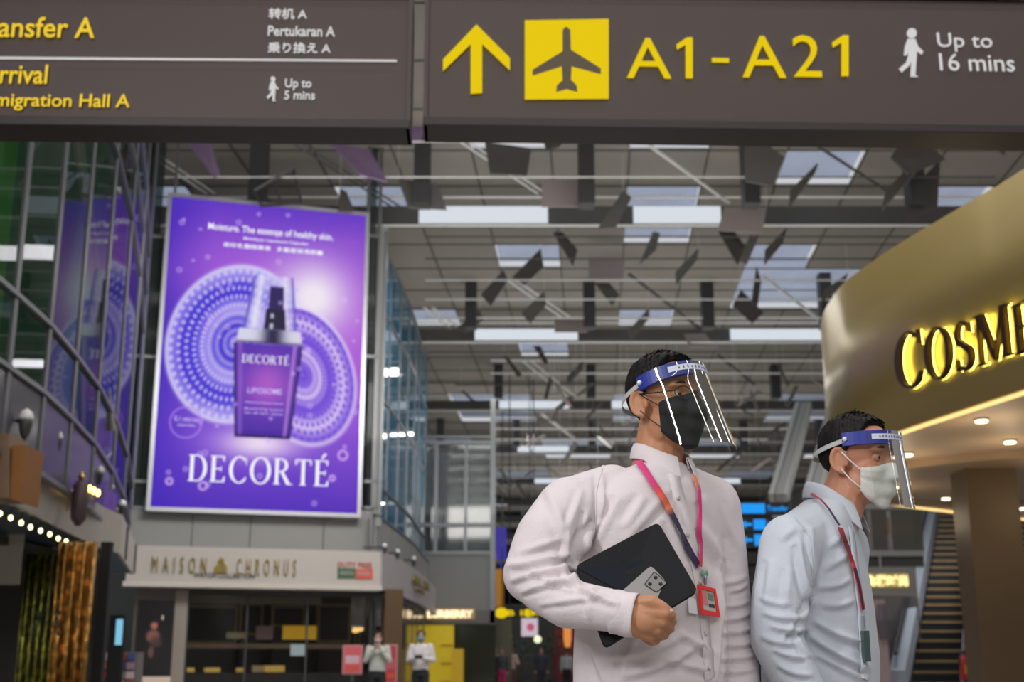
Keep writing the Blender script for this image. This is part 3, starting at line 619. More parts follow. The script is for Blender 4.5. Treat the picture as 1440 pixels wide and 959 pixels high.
img = mixc(img, c(58, 28, 178), np.clip((T_-.62)/.4, 0, 1)*.75); img = mixc(img, c(62, 32, 188), np.clip((.22-S_)/.22, 0, 1)*.95)
img = mixc(img, c(190, 105, 232), g(.45, .24, .45, .16)*.75); img = mixc(img, c(185, 95, 225), g(.98, .45, .22, .35)*.9); img = mixc(img, c(150, 90, 235), g(.5, .75, .5, .2)*.6)
img = mixc(img, c(250, 240, 253), g(.74, .30, .20, .13)*1.05); img = mixc(img, c(245, 225, 250), g(.5, .79, .2, .05)); img = mixc(img, c(88, 48, 200), np.clip((.09-T_)/.09, 0, 1)*.5)
def beads(cx, cy, rx, ry, ang, f):
    X = (S_-cx); Y_ = (T_-cy)*1.55; ca, sa = math.cos(ang), math.sin(ang); x = X*ca+Y_*sa; y = -X*sa+Y_*ca
    r = np.hypot(x/rx, y/ry); a = np.arctan2(y/ry, x/rx)
    rings = 9.0; rr = r*rings; k = np.floor(rr); na = f
    cell = (np.cos(rr*2*np.pi)*-.5+.5)*(np.cos(a*na+k*np.pi)*.5+.5)
    return r, a, cell, rr
r, a, cell, rr = beads(.36, .47, .33, .40, .25, 54)
sh = np.clip((1-r)*40, 0, 1)
base = mixc(np.ones_like(img)*c(66, 44, 215), c(168, 150, 246), np.clip(.45+.55*np.cos(r*13+.4)-.3*np.clip((.3-S_)/.2, 0, 1), 0, 1))
bd = mixc(base, c(222, 216, 255), cell*.95); img = mixc(img, bd, sh); img = mixc(img, c(225, 222, 255), np.exp(-((r-1)/.035)**2)*.9)
r, a, cell, rr = beads(.70, .56, .26, .36, -.35, 44)
sh = np.clip((1-r)*30, 0, 1)*np.clip((S_-.5)*30, 0, 1)
base = mixc(np.ones_like(img)*c(125, 78, 225), c(222, 196, 250), np.clip(.5+.5*np.cos(r*14+2), 0, 1)); bd = mixc(base, c(90, 65, 215), cell*.9)
img = mixc(img, bd, sh); img = mixc(img, c(240, 230, 255), np.exp(-((r-1)/.04)**2)*.7*np.clip((S_-.5)*30, 0, 1))
def trap(t0, t1, l0, r0, l1, r1, soft=.006):
    t = (T_-t0)/(t1-t0); L = l0+(l1-l0)*t; Rr = r0+(r1-r0)*t
    return np.clip((T_-t0)/soft, 0, 1)*np.clip((t1-T_)/soft, 0, 1)*np.clip((S_-L)/soft, 0, 1)*np.clip((Rr-S_)/soft, 0, 1), t, (S_-L)/np.maximum(1e-6, Rr-L)
m_, t, s = trap(.235, .42, .435, .635, .385, .665); img = mixc(img, c(205, 200, 250), m_*.55); e = np.exp(-((s-.03)/.04)**2)+np.exp(-((s-.97)/.04)**2); img = mixc(img, c(85, 70, 190), m_*e*.85)
img = mixc(img, c(245, 242, 255), m_*np.exp(-((s-.2)/.08)**2)*.8); img = mixc(img, c(240, 235, 255), m_*np.exp(-((s-.78)/.06)**2)*.7)
m_, t, s = trap(.27, .36, .515, .59, .51, .595); img = mixc(img, c(45, 30, 95), m_)
m_, t, s = trap(.345, .425, .50, .60, .49, .61); img = mixc(img, c(30, 25, 60), m_); img = mixc(img, c(235, 235, 250), m_*np.exp(-((s-.35)/.08)**2)*(np.sin(T_*190) > 0)*.9)
m_, t, s = trap(.415, .468, .37, .685, .355, .695); img = mixc(img, c(222, 220, 240), m_); img = mixc(img, c(35, 28, 70), m_*np.exp(-((s-.55)/.16)**2)); img = mixc(img, c(50, 40, 90), m_*np.exp(-((t-.95)/.12)**2)*.9)
m_, t, s = trap(.465, .775, .345, .70, .375, .655)
bt = mixc(np.ones_like(img)*c(80, 38, 178), c(175, 88, 205), g(.53, .60, .13, .09)); bt = mixc(bt, c(70, 30, 160), np.clip((t-.7)/.3, 0, 1)*.7); bt = mixc(bt, c(45, 20, 110), np.exp(-((s-.01)/.05)**2)+np.exp(-((s-.99)/.05)**2))
bt = mixc(bt, c(195, 140, 225), np.exp(-((s-.88)/.03)**2)*.8); bt = mixc(bt, c(160, 110, 220), np.exp(-((s-.1)/.04)**2)*.6); bt = mixc(bt, c(25, 12, 60), np.exp(-((t-.985)/.02)**2)); img = mixc(img, bt, m_)
rg = np.random.RandomState(3)
for _ in range(60):
    cx, cy = rg.rand(2); q = rg.uniform(.004, .011); d = np.hypot(S_-cx, (T_-cy)*1.55); img = mixc(img, c(215, 190, 255), np.exp(-((d-q)/.0035)**2)*.75)
for cx, cy, q in ((.24, .93, .018), (.92, .815, .022), (.87, .89, .012), (.08, .92, .014), (.9, .3, .01)):
    d = np.hypot(S_-cx, (T_-cy)*1.55); img = mixc(img, c(225, 190, 250), np.exp(-((d-q)/.006)**2)*.9)
d = np.hypot(S_-.14, (T_-.735)*1.55); img = mixc(img, c(190, 150, 245), np.exp(-((d-.075)/.004)**2)*.8)
lin = np.where(img/255 <= .04045, img/255/12.92, ((img/255+.055)/1.055)**2.4)
def pic(name, x0, x1, z0, z1, y, lin, m, parent):
    nv, nu = lin.shape[:2]; xs = np.linspace(x0, x1, nu+1); zs = np.linspace(z1, z0, nv+1)
    XX, ZZ = np.meshgrid(xs, zs); co = np.stack([XX, np.full_like(XX, y), ZZ], -1).reshape(-1, 3)
    i = np.arange(nv)[:, None]*(nu+1)+np.arange(nu)[None]; F = np.stack([i, i+nu+1, i+nu+2, i+1], -1).reshape(-1, 4)
    me = bpy.data.meshes.new(name); me.vertices.add(len(co)); me.vertices.foreach_set('co', co.ravel()); me.loops.add(F.size); me.loops.foreach_set('vertex_index', F.ravel())
    me.polygons.add(len(F)); me.polygons.foreach_set('loop_start', np.arange(0, F.size, 4)); me.polygons.foreach_set('loop_total', np.full(len(F), 4)); me.update()
    at = me.color_attributes.new('Col', 'FLOAT_COLOR', 'CORNER'); cc = np.ones((len(F), 4, 4)); cc[..., :3] = lin.reshape(-1, 3)[:, None]; at.data.foreach_set('color', cc.ravel())
    return obj(name, me, m, parent)
pic('printed_sheet', xL, xR, zBm, zT, yA, lin, vmat('poster_backlit', .88, 0, .4), adv)
M_pw = emis('poster_white', (.93, .92, 1.0), 1.0); M_pl = emis('poster_lilac', (.62, .50, .95), 1.0)
W_, H_ = xR-xL, zT-zBm
mb, wd = serif_mb('DECORTÉ', .09)
def serif_place(mb, wd, s0, s1, t0, t1, m, name='lettering', parent=adv):
    x0 = xL+W_*s0; k = W_*(s1-s0)/wd; z0 = zT-H_*t1; kz = H_*(t1-t0)
    mb.v = [(x0+x*k, yA-.012-.004*y, z0+z*kz) for x, y, z in mb.v]; obj(name, mb, m, parent)
serif_place(mb, wd, .165, .855, .835, .917, M_pw); mb, wd = serif_mb('DECORTÉ', .1); serif_place(mb, wd, .395, .63, .505, .532, M_pw)
def ptxt(s, a, b, t0, t1, m, bold=.01):
    me, co = text_mesh(s, bold); fit(me, co, xL+W_*a, xL+W_*b, zT-H_*t1, zT-H_*t0, yA-.012, .004); obj('lettering', me, m, adv)
ptxt('Moisture. The essence of healthy skin.', .19, .83, .075, .105, M_pw); ptxt('Multilayer Liposome Capsules', .37, .70, .113, .125, M_pw); ptxt('奇珍乳霜精華液   多重層保濕膠囊', .27, .78, .137, .153, M_pw)
ptxt('LIPOSOME', .43, .60, .612, .630, M_pl); ptxt('Advanced Repair Serum', .42, .61, .656, .664, M_pl); ptxt('Moisturising essence', .42, .61, .677, .685, M_pl); ptxt('for all skin types', .42, .61, .690, .698, M_pl)
ptxt('0.1 micron', .085, .20, .716, .732, M_pl); ptxt('capsules', .10, .185, .739, .749, M_pl)
blk('mount_bracket', (470, 724, 500, 730), -.2, .0, M_white, adv)
# shop fascia
yF = -.55; M_fas = mat('fascia_cream', (.50, .455, .42), .5, var=.03)
shop = empty('shop_fascia', tuple(pm.O), yawM, 'cream watch shop fascia with gold deco lettering under the advert', 'fascia')
blk('front_board', (178, 771, 535, 824), yF, -.0, M_fas, shop); blk('lower_edge', (172, 820, 537, 827), yF-.06, 0, mat('fascia_edge', (.6, .55, .5), .5), shop)
pf = Plane(pm.O+pm.n*0, yawM); M_gl = mat('gold_letters', (.30, .22, .045), .35, .6)
put_text(shop, pf, 'M  A  I  S  O  N', 214, 783, 290, 806, M_gl, .0, y=yF-.02, depth=.03); put_text(shop, pf, 'C  H  R  O  N  U  S', 333, 786, 416, 810, M_gl, .0, y=yF-.02, depth=.03)
put_text(shop, pf, 'WATCH COLLECTION', 272, 806, 358, 813, M_dgrey, .01, y=yF-.015, depth=.01)
def lp(u, v, y=yF-.02): return pf.loc(u, v, y)
for poly in ([(301, 806), (301, 799), (309, 789), (312, 806)], [(313, 806), (311, 788), (319, 796), (319, 806)], [(306, 789), (311, 783), (316, 789), (311, 792)]): obj('emblem_piece', MB().prism([lp(*q) for q in poly], yF-.04, yF-.01), M_gl, shop)
put_text(shop, pf, 'DUTY FREE', 475, 791, 523, 798, mat('label_red', (.5, .06, .04), .5), .01, y=yF-.015, depth=.01)
obj('green_label', MB().prism([lp(*q) for q in ((475, 813), (475, 799), (500, 799), (500, 813))], yF-.03, yF-.01), mat('label_green', (.05, .12, .06), .5), shop)
obj('red_label', MB().prism([lp(*q) for q in ((500, 814), (500, 800), (524, 800), (524, 814))], yF-.03, yF-.01), mat('label_red2', (.65, .10, .06), .5), shop)
put_text(shop, pf, 'WATCH', 478, 803, 497, 809, M_white, .01, y=yF-.035, depth=.004); put_text(shop, pf, 'STORE', 503, 804, 521, 810, M_white, .01, y=yF-.035, depth=.004)
# shop front under it
M_pier = mat('pier_taupe', (.17, .145, .125), .6)
si = empty('wall_middle_shop', tuple(pm.O), yawM); tag(si, 'piers, ceiling and back wall of the watch shop', kind='structure')
def seg(name, u0, v0, u1, v1, y0, y1, m, par=None): 
    par = par or si
    x0 = pm.loc(u0, 900, y0)[0]; x1 = pm.loc(u1, 900, y0)[0]; z1 = pm.loc(400, v0, y0)[1]; z0 = 0 if v1 is None else pm.loc(400, v1, y0)[1]
    return obj(name, MB().box(x0, x1, y0, y1, z0, z1), m, par)
seg('pier', 186, 826, 261, None, -.1, .1, M_pier); seg('pier_edge', 243, 832, 261, None, -.16, -.1, mat('pier_edge_cream', (.30, .26, .22), .6))
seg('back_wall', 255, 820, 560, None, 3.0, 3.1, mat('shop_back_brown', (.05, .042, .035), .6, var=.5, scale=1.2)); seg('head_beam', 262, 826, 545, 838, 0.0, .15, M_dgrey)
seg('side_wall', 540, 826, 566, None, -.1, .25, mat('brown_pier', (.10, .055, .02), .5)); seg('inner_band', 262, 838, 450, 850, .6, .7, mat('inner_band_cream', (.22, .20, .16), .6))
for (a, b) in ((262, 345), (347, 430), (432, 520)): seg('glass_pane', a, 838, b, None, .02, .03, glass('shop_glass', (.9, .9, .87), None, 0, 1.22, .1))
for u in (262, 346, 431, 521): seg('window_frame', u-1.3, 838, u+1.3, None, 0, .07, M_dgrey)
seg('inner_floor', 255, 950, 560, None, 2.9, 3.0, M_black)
# interior fittings (things)
blk('display_counter', (262, 905, 520, 912), .8, 1.4, mat('counter_top_brown', (.14, .09, .06), .4), 0, 'long dark shelf behind the watch shop window', 'shelf')
cnt = empty('watch_counter', tuple(pm.O), yawM, 'low black counter with gold trays in the watch shop', 'counter')
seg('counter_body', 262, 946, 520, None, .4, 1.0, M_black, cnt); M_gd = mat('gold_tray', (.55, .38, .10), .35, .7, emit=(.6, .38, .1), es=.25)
for i, (a, b) in enumerate(((266, 276), (290, 312), (335, 345), (357, 372), (374, 402))): seg('gold_tray', a, 936 if i > 2 else 939, b, 945, .42, .7, M_gd if i != 3 else mat('tan_box', (.35, .26, .16), .6), cnt)
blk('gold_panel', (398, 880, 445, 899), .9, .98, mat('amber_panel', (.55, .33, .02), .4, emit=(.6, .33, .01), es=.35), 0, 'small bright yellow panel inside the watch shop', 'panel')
blk('small_screen', (409, 906, 429, 922), .5, .56, emis('pale_screen', (.42, .50, .55), .7), 0, 'small pale screen standing below the yellow panel', 'screen')
blk('cream_box', (319, 889, 348, 898), .9, 1.1, mat('cream_box_paint', (.5, .42, .26), .6), 0, 'flat cream box on the watch shop shelf', 'box')
blk('pink_poster', (360, 880, 384, 899), .9, .94, mat('dusty_pink', (.30, .20, .22), .6), 0, 'dusty pink card beside the yellow panel', 'card')
for i, (a, b, c_, d) in enumerate(((265, 856, 330, 902), (340, 852, 366, 890), (385, 855, 425, 878), (450, 852, 490, 900))):
    rr_ = empty('wall_cabinet', tuple(pm.O+pm.ex*pm.loc((a+b*0+c_)/2, 880, 2.6)[0]+pm.n*2.6), yawM, ['wide dark cabinet at the left of the shop back wall', 'narrow dark cabinet second on the shop back wall', 'small dark cabinet behind the yellow panel', 'dark cabinet with orange glow at the right of the back wall'][i], 'cabinet')
    x0 = pm.loc(a, 880, 2.6)[0]; x1 = pm.loc(c_, 880, 2.6)[0]; hw = (x1-x0)/2; zt = pm.loc(400, b, 2.6)[1]; zb = pm.loc(400, d, 2.6)[1]
    obj('frame', MB().box(-hw-.06, hw+.06, 0, .3, zb-.06, zt+.06), mat('cabinet_gold_frame', (.25, .19, .08), .5), rr_); obj('door', MB().box(-hw, hw, -.02, 0, zb, zt), M_black, rr_)
    obj('plinth', MB().box(-hw, hw, .02, .3, 0, zb-.06), M_dgrey, rr_)
P = pm.O+pm.ex*pm.loc(500, 870, .8)[0]+pm.n*.8
for k, (u, v) in enumerate(((500, 886), (506, 884))):
    xx, zz = pm.loc(u, v, 1.6); r = empty('table_lamp', tuple(pm.O+pm.ex*xx+pm.n*1.6+Vector((0, 0, 0))), yawM, ('left' if k == 0 else 'right')+' small glowing lamp beside the pink poster', 'lamp')
    obj('shade', MB().lathe([(.05, zz-.06), (.09, zz-.02), (.06, zz+.09)], 12), emis('lamp_amber', (1, .6, .22), 1.3), r); obj('pole', MB().tube([(0, 0, 0), (0, 0, zz-.05)], .015, 6), M_gl, r)
for u, lb in ((503, 'left translucent hanging shade by the brown pier'), (534, 'right translucent hanging shade by the brown pier')):
    xx, z0 = pm.loc(u, 880 if u < 520 else 878, .5); z1 = pm.loc(u, 838, .5)[1]
    r = empty('glass_cylinder', tuple(pm.O+pm.ex*xx+pm.n*.5+Vector((0, 0, z0))), yawM, lb, 'display'); obj('body', MB().lathe([(.16, 0), (.16, z1-z0)], 14), mat('frosted_grey', (.26, .27, .29), .4), r, smooth=True); obj('rim', MB().lathe([(.17, -.03), (.17, 0)], 14), M_steel, r)
# dark portrait poster
po = empty('portrait_poster', tuple(pm.O), yawM, 'black lightbox poster of a seated person left of the shop window', 'poster')
y = -.2; x0 = pm.loc(193, 900, y)[0]; x1 = pm.loc(241, 900, y)[0]; z1 = pm.loc(220, 846, y)[1]; z0 = pm.loc(220, 948, y)[1]
obj('frame', MB().box(x0-.03, x1+.03, y, -.1, z0-.03, z1+.03), M_black, po)
nu2, nv2 = 40, 80; S2, T2 = np.meshgrid((np.arange(nu2)+.5)/nu2, (np.arange(nv2)+.5)/nv2); im = np.ones((nv2, nu2, 3))*c(14, 11, 13)
g2 = lambda cx, cy, rx, ry: np.clip(1.6*np.exp(-(((S2-cx)/rx)**2+((T2-cy)/ry)**2)**2)-.3, 0, 1)
im = mixc(im, c(112, 74, 64), g2(.45, .48, .22, .1)*.9); im = mixc(im, c(140, 85, 70), g2(.47, .33, .11, .06)); im = mixc(im, c(30, 20, 20), g2(.47, .265, .13, .03)); im = mixc(im, c(60, 42, 42), g2(.55, .56, .2, .08)*.8); im = mixc(im, c(95, 65, 62), g2(.42, .7, .09, .09)*.8); im = mixc(im, c(175, 165, 150), g2(.7, .22, .03, .04))
pic('printed_sheet', x0, x1, z0, z1, y-.005, np.where(im/255 <= .04045, im/255/12.92, ((im/255+.055)/1.055)**2.4), vmat('portrait_print', .6, 1.0, .3), po)
obj('light_plinth', MB().box(x0-.03, x1+.03, y, -.1, 0, z0-.05), mat('plinth_light', (.5, .42, .36), .5, emit=(.6, .42, .3), es=.3), po)
# pink posters
def stand_poster(u0, v0, u1, v1, Y, label, c1, c2):
    A = PY(u0, v1, Y); B = PY(u1, v0, Y); r = empty('stand_poster', ((A.x+B.x)/2, Y, 0), 0, label, 'poster'); h = (B.x-A.x)/2
    obj('frame', MB().box(-h-.03, h+.03, .01, .05, A.z-.03, B.z+.03), mat('poster_frame_pink', (.5, .25, .25), .5), r)
    obj('sheet', MB().box(-h, h, -.003, .01, A.z, B.z), mat('sheet_'+label[:6], c1, .5), r); hh = B.z-A.z
    obj('printed_band', MB().box(-h*.8, h*.8, -.006, -.003, A.z+hh*.35, A.z+hh*.65), mat('band_'+label[:6], c2, .5), r); obj('printed_band', MB().box(-h*.8, h*.8, -.006, -.003, A.z+hh*.1, A.z+hh*.25), mat('band2_'+label[:6], (.6, .08, .04), .5), r)
    obj('post', MB().box(-.03, .03, .02, .05, 0, A.z), M_dgrey, r)
stand_poster(483, 909, 508, 946, 27.8, 'pink poster with pale centre panel left of the first shop attendant', (.62, .10, .13), (.6, .4, .45)); stand_poster(540, 908, 557, 959, 28.6, 'crimson poster on the brown pier behind the first attendant', (.42, .04, .07), (.5, .1, .12))
# ---- curved corner of the block
fz = PY(535, 824, 28.9).z
path = [Vector((*(pm.O+pm.ex*pm.loc(535, 800, yF)[0]+pm.n*yF).xy, 0))]+[PZ(u, v, fz) for u, v in ((548, 829), (562, 834.5), (576, 840.5), (588, 846), (597, 851), (602, 855.5))]
print('corner', [tuple(round(c, 2) for c in p) for p in path])
pc = [(p.x, p.y) for p in path]; pc += [(pc[-1][0]+.02, pc[-1][1]+3), (pc[-1][0]-.5, pc[-1][1]+7)]
cf = empty('corner_fascia', (pc[0][0], pc[0][1], 0), 0, 'curved end of the cream shop fascia with small gold lettering', 'fascia'); Oc = Vector((*pc[0], 0))
ft = pm.loc(400, 771, yF)[1]; fb = pm.loc(400, 826, yF)[1]
for i in range(len(pc)-1): obj('fascia_panel', MB().bar(Vector((*pc[i], (ft+fb)/2))-Oc, Vector((*pc[i+1], (ft+fb)/2))-Oc, .06, ft-fb), mat('corner_fascia_grey', (.40, .37, .38), .5), cf)
i = 3; d = Vector((pc[4][0]-pc[3][0], pc[4][1]-pc[3][1], 0)).normalized()
for s_, a, h, z in (('BEL AIR', 0, .22, ft-.42), ('WATCH', .4, .1, ft-.6)):
    me, co = text_mesh(s_, .01); L = (Vector((*pc[5], 0))-Vector((*pc[3], 0))).length
    fit(me, co, .1+a, L*(.95 if a == 0 else .6), z, z+h, -.05, .03); o = obj('lettering', me, M_gl, cf); o.location = Vector((*pc[3], 0))-Oc+Vector((.04, -.02, 0)); o.rotation_euler = (0, 0, math.atan2(d.y, d.x))
pw_ = [(x-.25, y+.15) for x, y in pc]
facade('wall_middle_corner', pw_, [ft-.02, ft+.85], [M_mg], 'curved grey spandrel of the middle block', rail=.04)
facade('wall_middle_shopglass', [(x-.35, y+.2) for x, y in pc[1:]], [0, fb], [glass('corner_glass_dark', (.3, .28, .25), (.02, .02, .025), .3, 1.4, .05)], 'dark glass below the curved fascia', rail=.05)
G_blue = glass('blue_glass', (.38, .55, .62), (.025, .20, .36), .78, 1.5, .02, (.8, .8, .8))
pb = [(pm.O+pm.ex*pm.loc(537, 600, -.1)[0]+pm.n*-.1).xy.to_tuple()]+[(x-.42, y+.3) for x, y in pc[1:]]
zt = PY(540, 316, 29).z; zr = PY(530, 668, 29).z
facade('wall_middle_glass', pb, [ft+.87, zr, zr+2.2, zr+4.4, zt], [G_blue, G_blue, G_blue, G_blue], 'blue tinted curved glass wall of the middle block', rail=.05, mull=.05)
for i, (u, v) in enumerate(((541, 771), (559, 779), (582, 789))):
    wall_lamp(u, v, 16, [29.0, 31, 34.5][i], ['small uplight on the grey curved wall, nearest', 'small uplight on the grey curved wall, middle one', 'small uplight on the grey curved wall, farthest'][i])
ib = obj('wall_middle_inner', MB().bar((-6.5, 31.5, 6.5), (-3.7, 44, 6.5), .1, 6), mat('inner_blue', (.03, .12, .17), .7, var=.5, scale=.5)); tag(ib, 'dark blue partition behind the curved glass', kind='structure')
# ---------------------------------------------------------------- block behind (lettered warm sign)
YB = 45.0; pB = Plane((0, YB, 0), 0); bb = empty('wall_far_block', (0, YB, 0)); tag(bb, 'grey glazed block beyond the curved corner', kind='structure')
def bx(name, u0, v0, u1, v1, y0, y1, m, par, floor=False):
    x0, z1 = pB.loc(u0, v0, y0); x1, z0 = pB.loc(u1, v1, y0); return obj(name, MB().box(x0, x1, y0, y1, 0 if floor else z0, z1), m, par)
bx('fascia', 560, 778, 697, 858, 0, .3, M_mg, bb); bx('sign_band', 560, 858, 697, 877, -.05, .3, mat('band_grey', (.16, .155, .15), .5), bb)
G_far = glass('far_glass', (.5, .55, .55), (.15, .16, .16), .45, 1.5, .05)
for a, b in ((560, 612), (614, 654), (656, 690)):
    for c_, d in ((622, 735), (741, 775)): bx('glass_pane', a, c_, b, d, .1, .12, G_far, bb)
for u in (613, 655): bx('mullion', u-1.2, 620, u+1.2, 778, 0, .15, M_mull, bb)
bx('corner_post', 690, 560, 696, 878, -.05, .3, M_mull, bb)
for v, h in ((622, 2.5), (614, 1.5), (738, 2.5), (777, 2)): bx('rail', 560, v-h, 697, v+h, -.03, .2, M_mull, bb)
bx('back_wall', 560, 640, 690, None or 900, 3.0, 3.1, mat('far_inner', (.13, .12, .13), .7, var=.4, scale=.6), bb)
for u0, u1, m in ((632, 645, (.36, .35, .34)), (650, 655, (.3, .29, .3)), (662, 679, (.42, .42, .40)), (612, 626, (.16, .1, .15))): bx('column_reflection', u0, 655, u1, 778, 1.5, 1.9, mat('col_%d' % u0, m, .6), bb)  # upright boxes standing in for column reflections in the glazing
bx('inner_beam', 620, 647, 672, 651, 1.3, 1.5, M_white, bb); bx('inner_beam', 625, 655, 668, 658, 1.3, 1.5, M_white, bb)
bx('shop_side', 640, 878, 697, 960, .1, .3, glass('greenish_shop_glass', (.3, .34, .26), (.07, .08, .05), .4, 1.4, .1), bb, True)
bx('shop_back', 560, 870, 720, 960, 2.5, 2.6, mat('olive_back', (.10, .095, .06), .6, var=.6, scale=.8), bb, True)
fs = empty('glowing_fascia_sign', (0, YB, 0), 0, 'warm white glowing letters on the grey block beyond the shop corner', 'sign')
pl_ = Plane((0, YB, 0), 0)
put_text(fs, pl_, 'BURBERRY', 601, 858, 665, 869, emis('warm_letters', (1, .80, .5), 1.6), .04, y=-.12, depth=.05)
bx('backing_strip', 598, 856, 668, 871, -.1, -.06, mat('warm_backing', (.5, .35, .2), .5), fs)
ys = empty('yellow_display', (PY(620, 940, 44.6).x, 44.6, 0), 0, 'tall bright yellow shop display behind the second attendant', 'display'); h = PY(620, 879, 44.6).z
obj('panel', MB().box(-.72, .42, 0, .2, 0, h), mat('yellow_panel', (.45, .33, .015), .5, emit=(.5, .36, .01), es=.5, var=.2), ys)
for k in range(3): obj('shelf', MB().box(.0, .4, -.15, 0, .5+k*.6, .55+k*.6), mat('orange_shelf', (.5, .2, .02), .5), ys)
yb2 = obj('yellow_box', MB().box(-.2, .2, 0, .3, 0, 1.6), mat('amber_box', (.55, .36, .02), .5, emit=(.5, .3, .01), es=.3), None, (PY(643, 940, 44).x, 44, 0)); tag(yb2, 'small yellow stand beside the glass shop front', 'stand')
# ---------------------------------------------------------------- far concourse
fr_ = empty('far_mezzanine', (0, 100, 0)); tag(fr_, 'mezzanine floors at the end of the concourse', kind='structure'); fr_.name = 'wall_back_mezzanine'
for k, v in enumerate((694, 718, 741, 764, 790, 815)):
    z = PY(800, v, 100).z; obj('floor_slab', MB().box(-3, 21, -3, 3, z-.35, z+.05), mat('mezz_grey', (.28, .27, .26), .6), fr_)
    obj('balustrade', MB().box(-3, 21, -3.05, -3.0, z+.1, z+.5), mat('mezz_dark', (.05, .05, .06), .5), fr_)
for k in range(8): obj('column', MB().box(-2.4+k*3.1, -2.1+k*3.1, -2.9, -2.5, 0, PY(800, 694, 100).z), M_grey, fr_)
for u0, u1, v0, v1, m in ((697, 712, 742, 786, emis('far_blue', (.05, .04, .30), 1)),):
    A = PY(u0, v1, 70); B = PY(u1, v0, 70); r = obj('purple_screen', MB().box(A.x, B.x, 70, 70.2, A.z, B.z).bar(((A.x+B.x)/2, 70.1, 0), ((A.x+B.x)/2, 70.1, A.z), .1, .1), m); tag(r, 'blue violet glowing screen beyond the glazed block', 'screen')
def small_sign(u0, v0, u1, v1, Y, label, s, arrow=True, extra=None):
    A = PY(u0, v1, Y); B = PY(u1, v0, Y); r = empty('direction_sign', (A.x, Y, 0), 0, label, 'sign'); h = B.z-A.z; W = B.x-A.x
    obj('panel', MB().box(0, W, 0, .15, A.z, B.z), M_black, r); obj('hanger', MB().tube([(W/2, .08, B.z), (W/2, .08, CZ)], .03, 6), M_dgrey, r)
    me, co = text_mesh(s, .03); fit(me, co, W*.42, W*.95, A.z+h*.28, B.z-h*.28, -.02, .02); obj('lettering', me, M_yel, r)
    n = 12; obj('arrow_disc', MB().prism([(W*.22+h*.42*math.cos(2*math.pi*i/n)*1.3, A.z+h*.5+h*.42*math.sin(2*math.pi*i/n)) for i in range(n)], -.03, -.01), M_yel, r)
    return r
small_sign(696, 853, 737, 871, 55, 'upper yellow and black direction sign in the far concourse, left half', 'B 1'); small_sign(737, 855, 766, 869, 56, 'upper yellow direction sign just above the white lightbox', 'B10'); small_sign(690, 885, 722, 899, 58, 'lower yellow direction sign in the far concourse', 'Exit')
P = PY(746, 882, 54); r = empty('hanging_lightbox', P, 0, 'white and pink hanging lightbox in the far concourse', 'lightbox'); obj('face', MB().box(-.38, .3, 0, .1, -.36, .36), emis('pale_pink_face', (.62, .52, .60), .9), r); obj('pink_spot', MB().ell((0, -.02, 0), (.16, .03, .16), n=12, m=8), emis('pink_spot', (.6, .12, .2), .8), r); obj('hanger', MB().tube([(0, .05, .36), (0, .05, CZ-P.z)], .02, 6), M_dgrey, r)
P = PY(756, 899, 53); r = empty('globe_lamp', P, 0, 'round greenish white lamp under the hanging lightbox', 'lamp'); obj('globe', MB().ell((0, 0, 0), (.15, .15, .15), n=14, m=10), emis('globe', (.85, .95, .6), 1.2), r); obj('pole', MB().tube([(0, 0, -.14), (0, 0, -P.z)], .03, 6), M_dgrey, r)
P = PY(699, 830, 60); r = empty('orange_banner', (P.x, 60, 0), 0, 'tall narrow orange and yellow banner beyond the glazed block corner', 'banner'); obj('cloth', MB().box(-.2, .3, 0, .04, PY(700, 853, 60).z, PY(700, 800, 60).z), mat('orange_cloth', (.5, .2, .02), .6, emit=(.5, .22, .02), es=.3), r); obj('pole', MB().tube([(0, .05, 0), (0, .05, P.z)], .04, 6), M_dgrey, r)
kr = empty('red_kiosk', (PY(798, 940, 68).x, 68, 0), 0, 'dark red shop front with an orange lamp beyond the elbow', 'kiosk'); x0 = PY(778, 940, 68).x-PY(798, 940, 68).x
obj('wall', MB().box(x0, 4, 0, 2, 0, PY(798, 884, 68).z), mat('kiosk_red', (.16, .015, .02), .5), kr); obj('lamp_glow', MB().lathe([(.12, 2.0), (.2, 2.4), (.2, 3.0), (.1, 3.3)], 12, (0, -.3, 0)), emis('kiosk_lamp', (.9, .32, .08), .8), kr)
dk = obj('dark_shopfronts', MB().box(-2, 20, 90, 91, 0, 5.2), mat('far_shop_dark', (.05, .05, .045), .6, var=.9, scale=.35)); dk.name = 'wall_back_shops'; tag(dk, 'dim shop fronts at the end of the concourse', kind='structure')
def bush(u, v, Y, s, label):
    P = PY(u, v, Y); r = empty('potted_tree', (P.x, Y, 0), 0, label, 'plant'); obj('trunk', MB().tube([(0, 0, 0), (.03, 0, P.z)], .05, 6), mat('bark', (.1, .06, .04), .8), r)
    mb = MB()
    for k in range(160):
        d = Vector((random.gauss(0, 1), random.gauss(0, 1), random.gauss(0, .7))).normalized()*s*random.uniform(.4, 1); q = Vector((0, 0, P.z))+d; t = Vector((random.uniform(-1, 1), random.uniform(-1, 1), random.uniform(-1, .3))).normalized()*.18; n = t.cross(Vector((0, 0, 1))).normalized()*.05
        mb.add([q, q+t/2+n, q+t, q+t/2-n], [(0, 1, 2, 3)])
    tag(obj('foliage', mb, mat('foliage_green', (.05, .10, .06), .6), r), kind='stuff'); obj('pot', MB().lathe([(.18, 0), (.25, .4)], 12), M_dgrey, r)
bush(733, 915, 62, .7, 'small green tree behind the person in black and pink'); bush(776, 905, 66, .7, 'small green tree left of the red kiosk'); bush(690, 910, 57, .5, 'pale green plant at the corner of the glazed block')
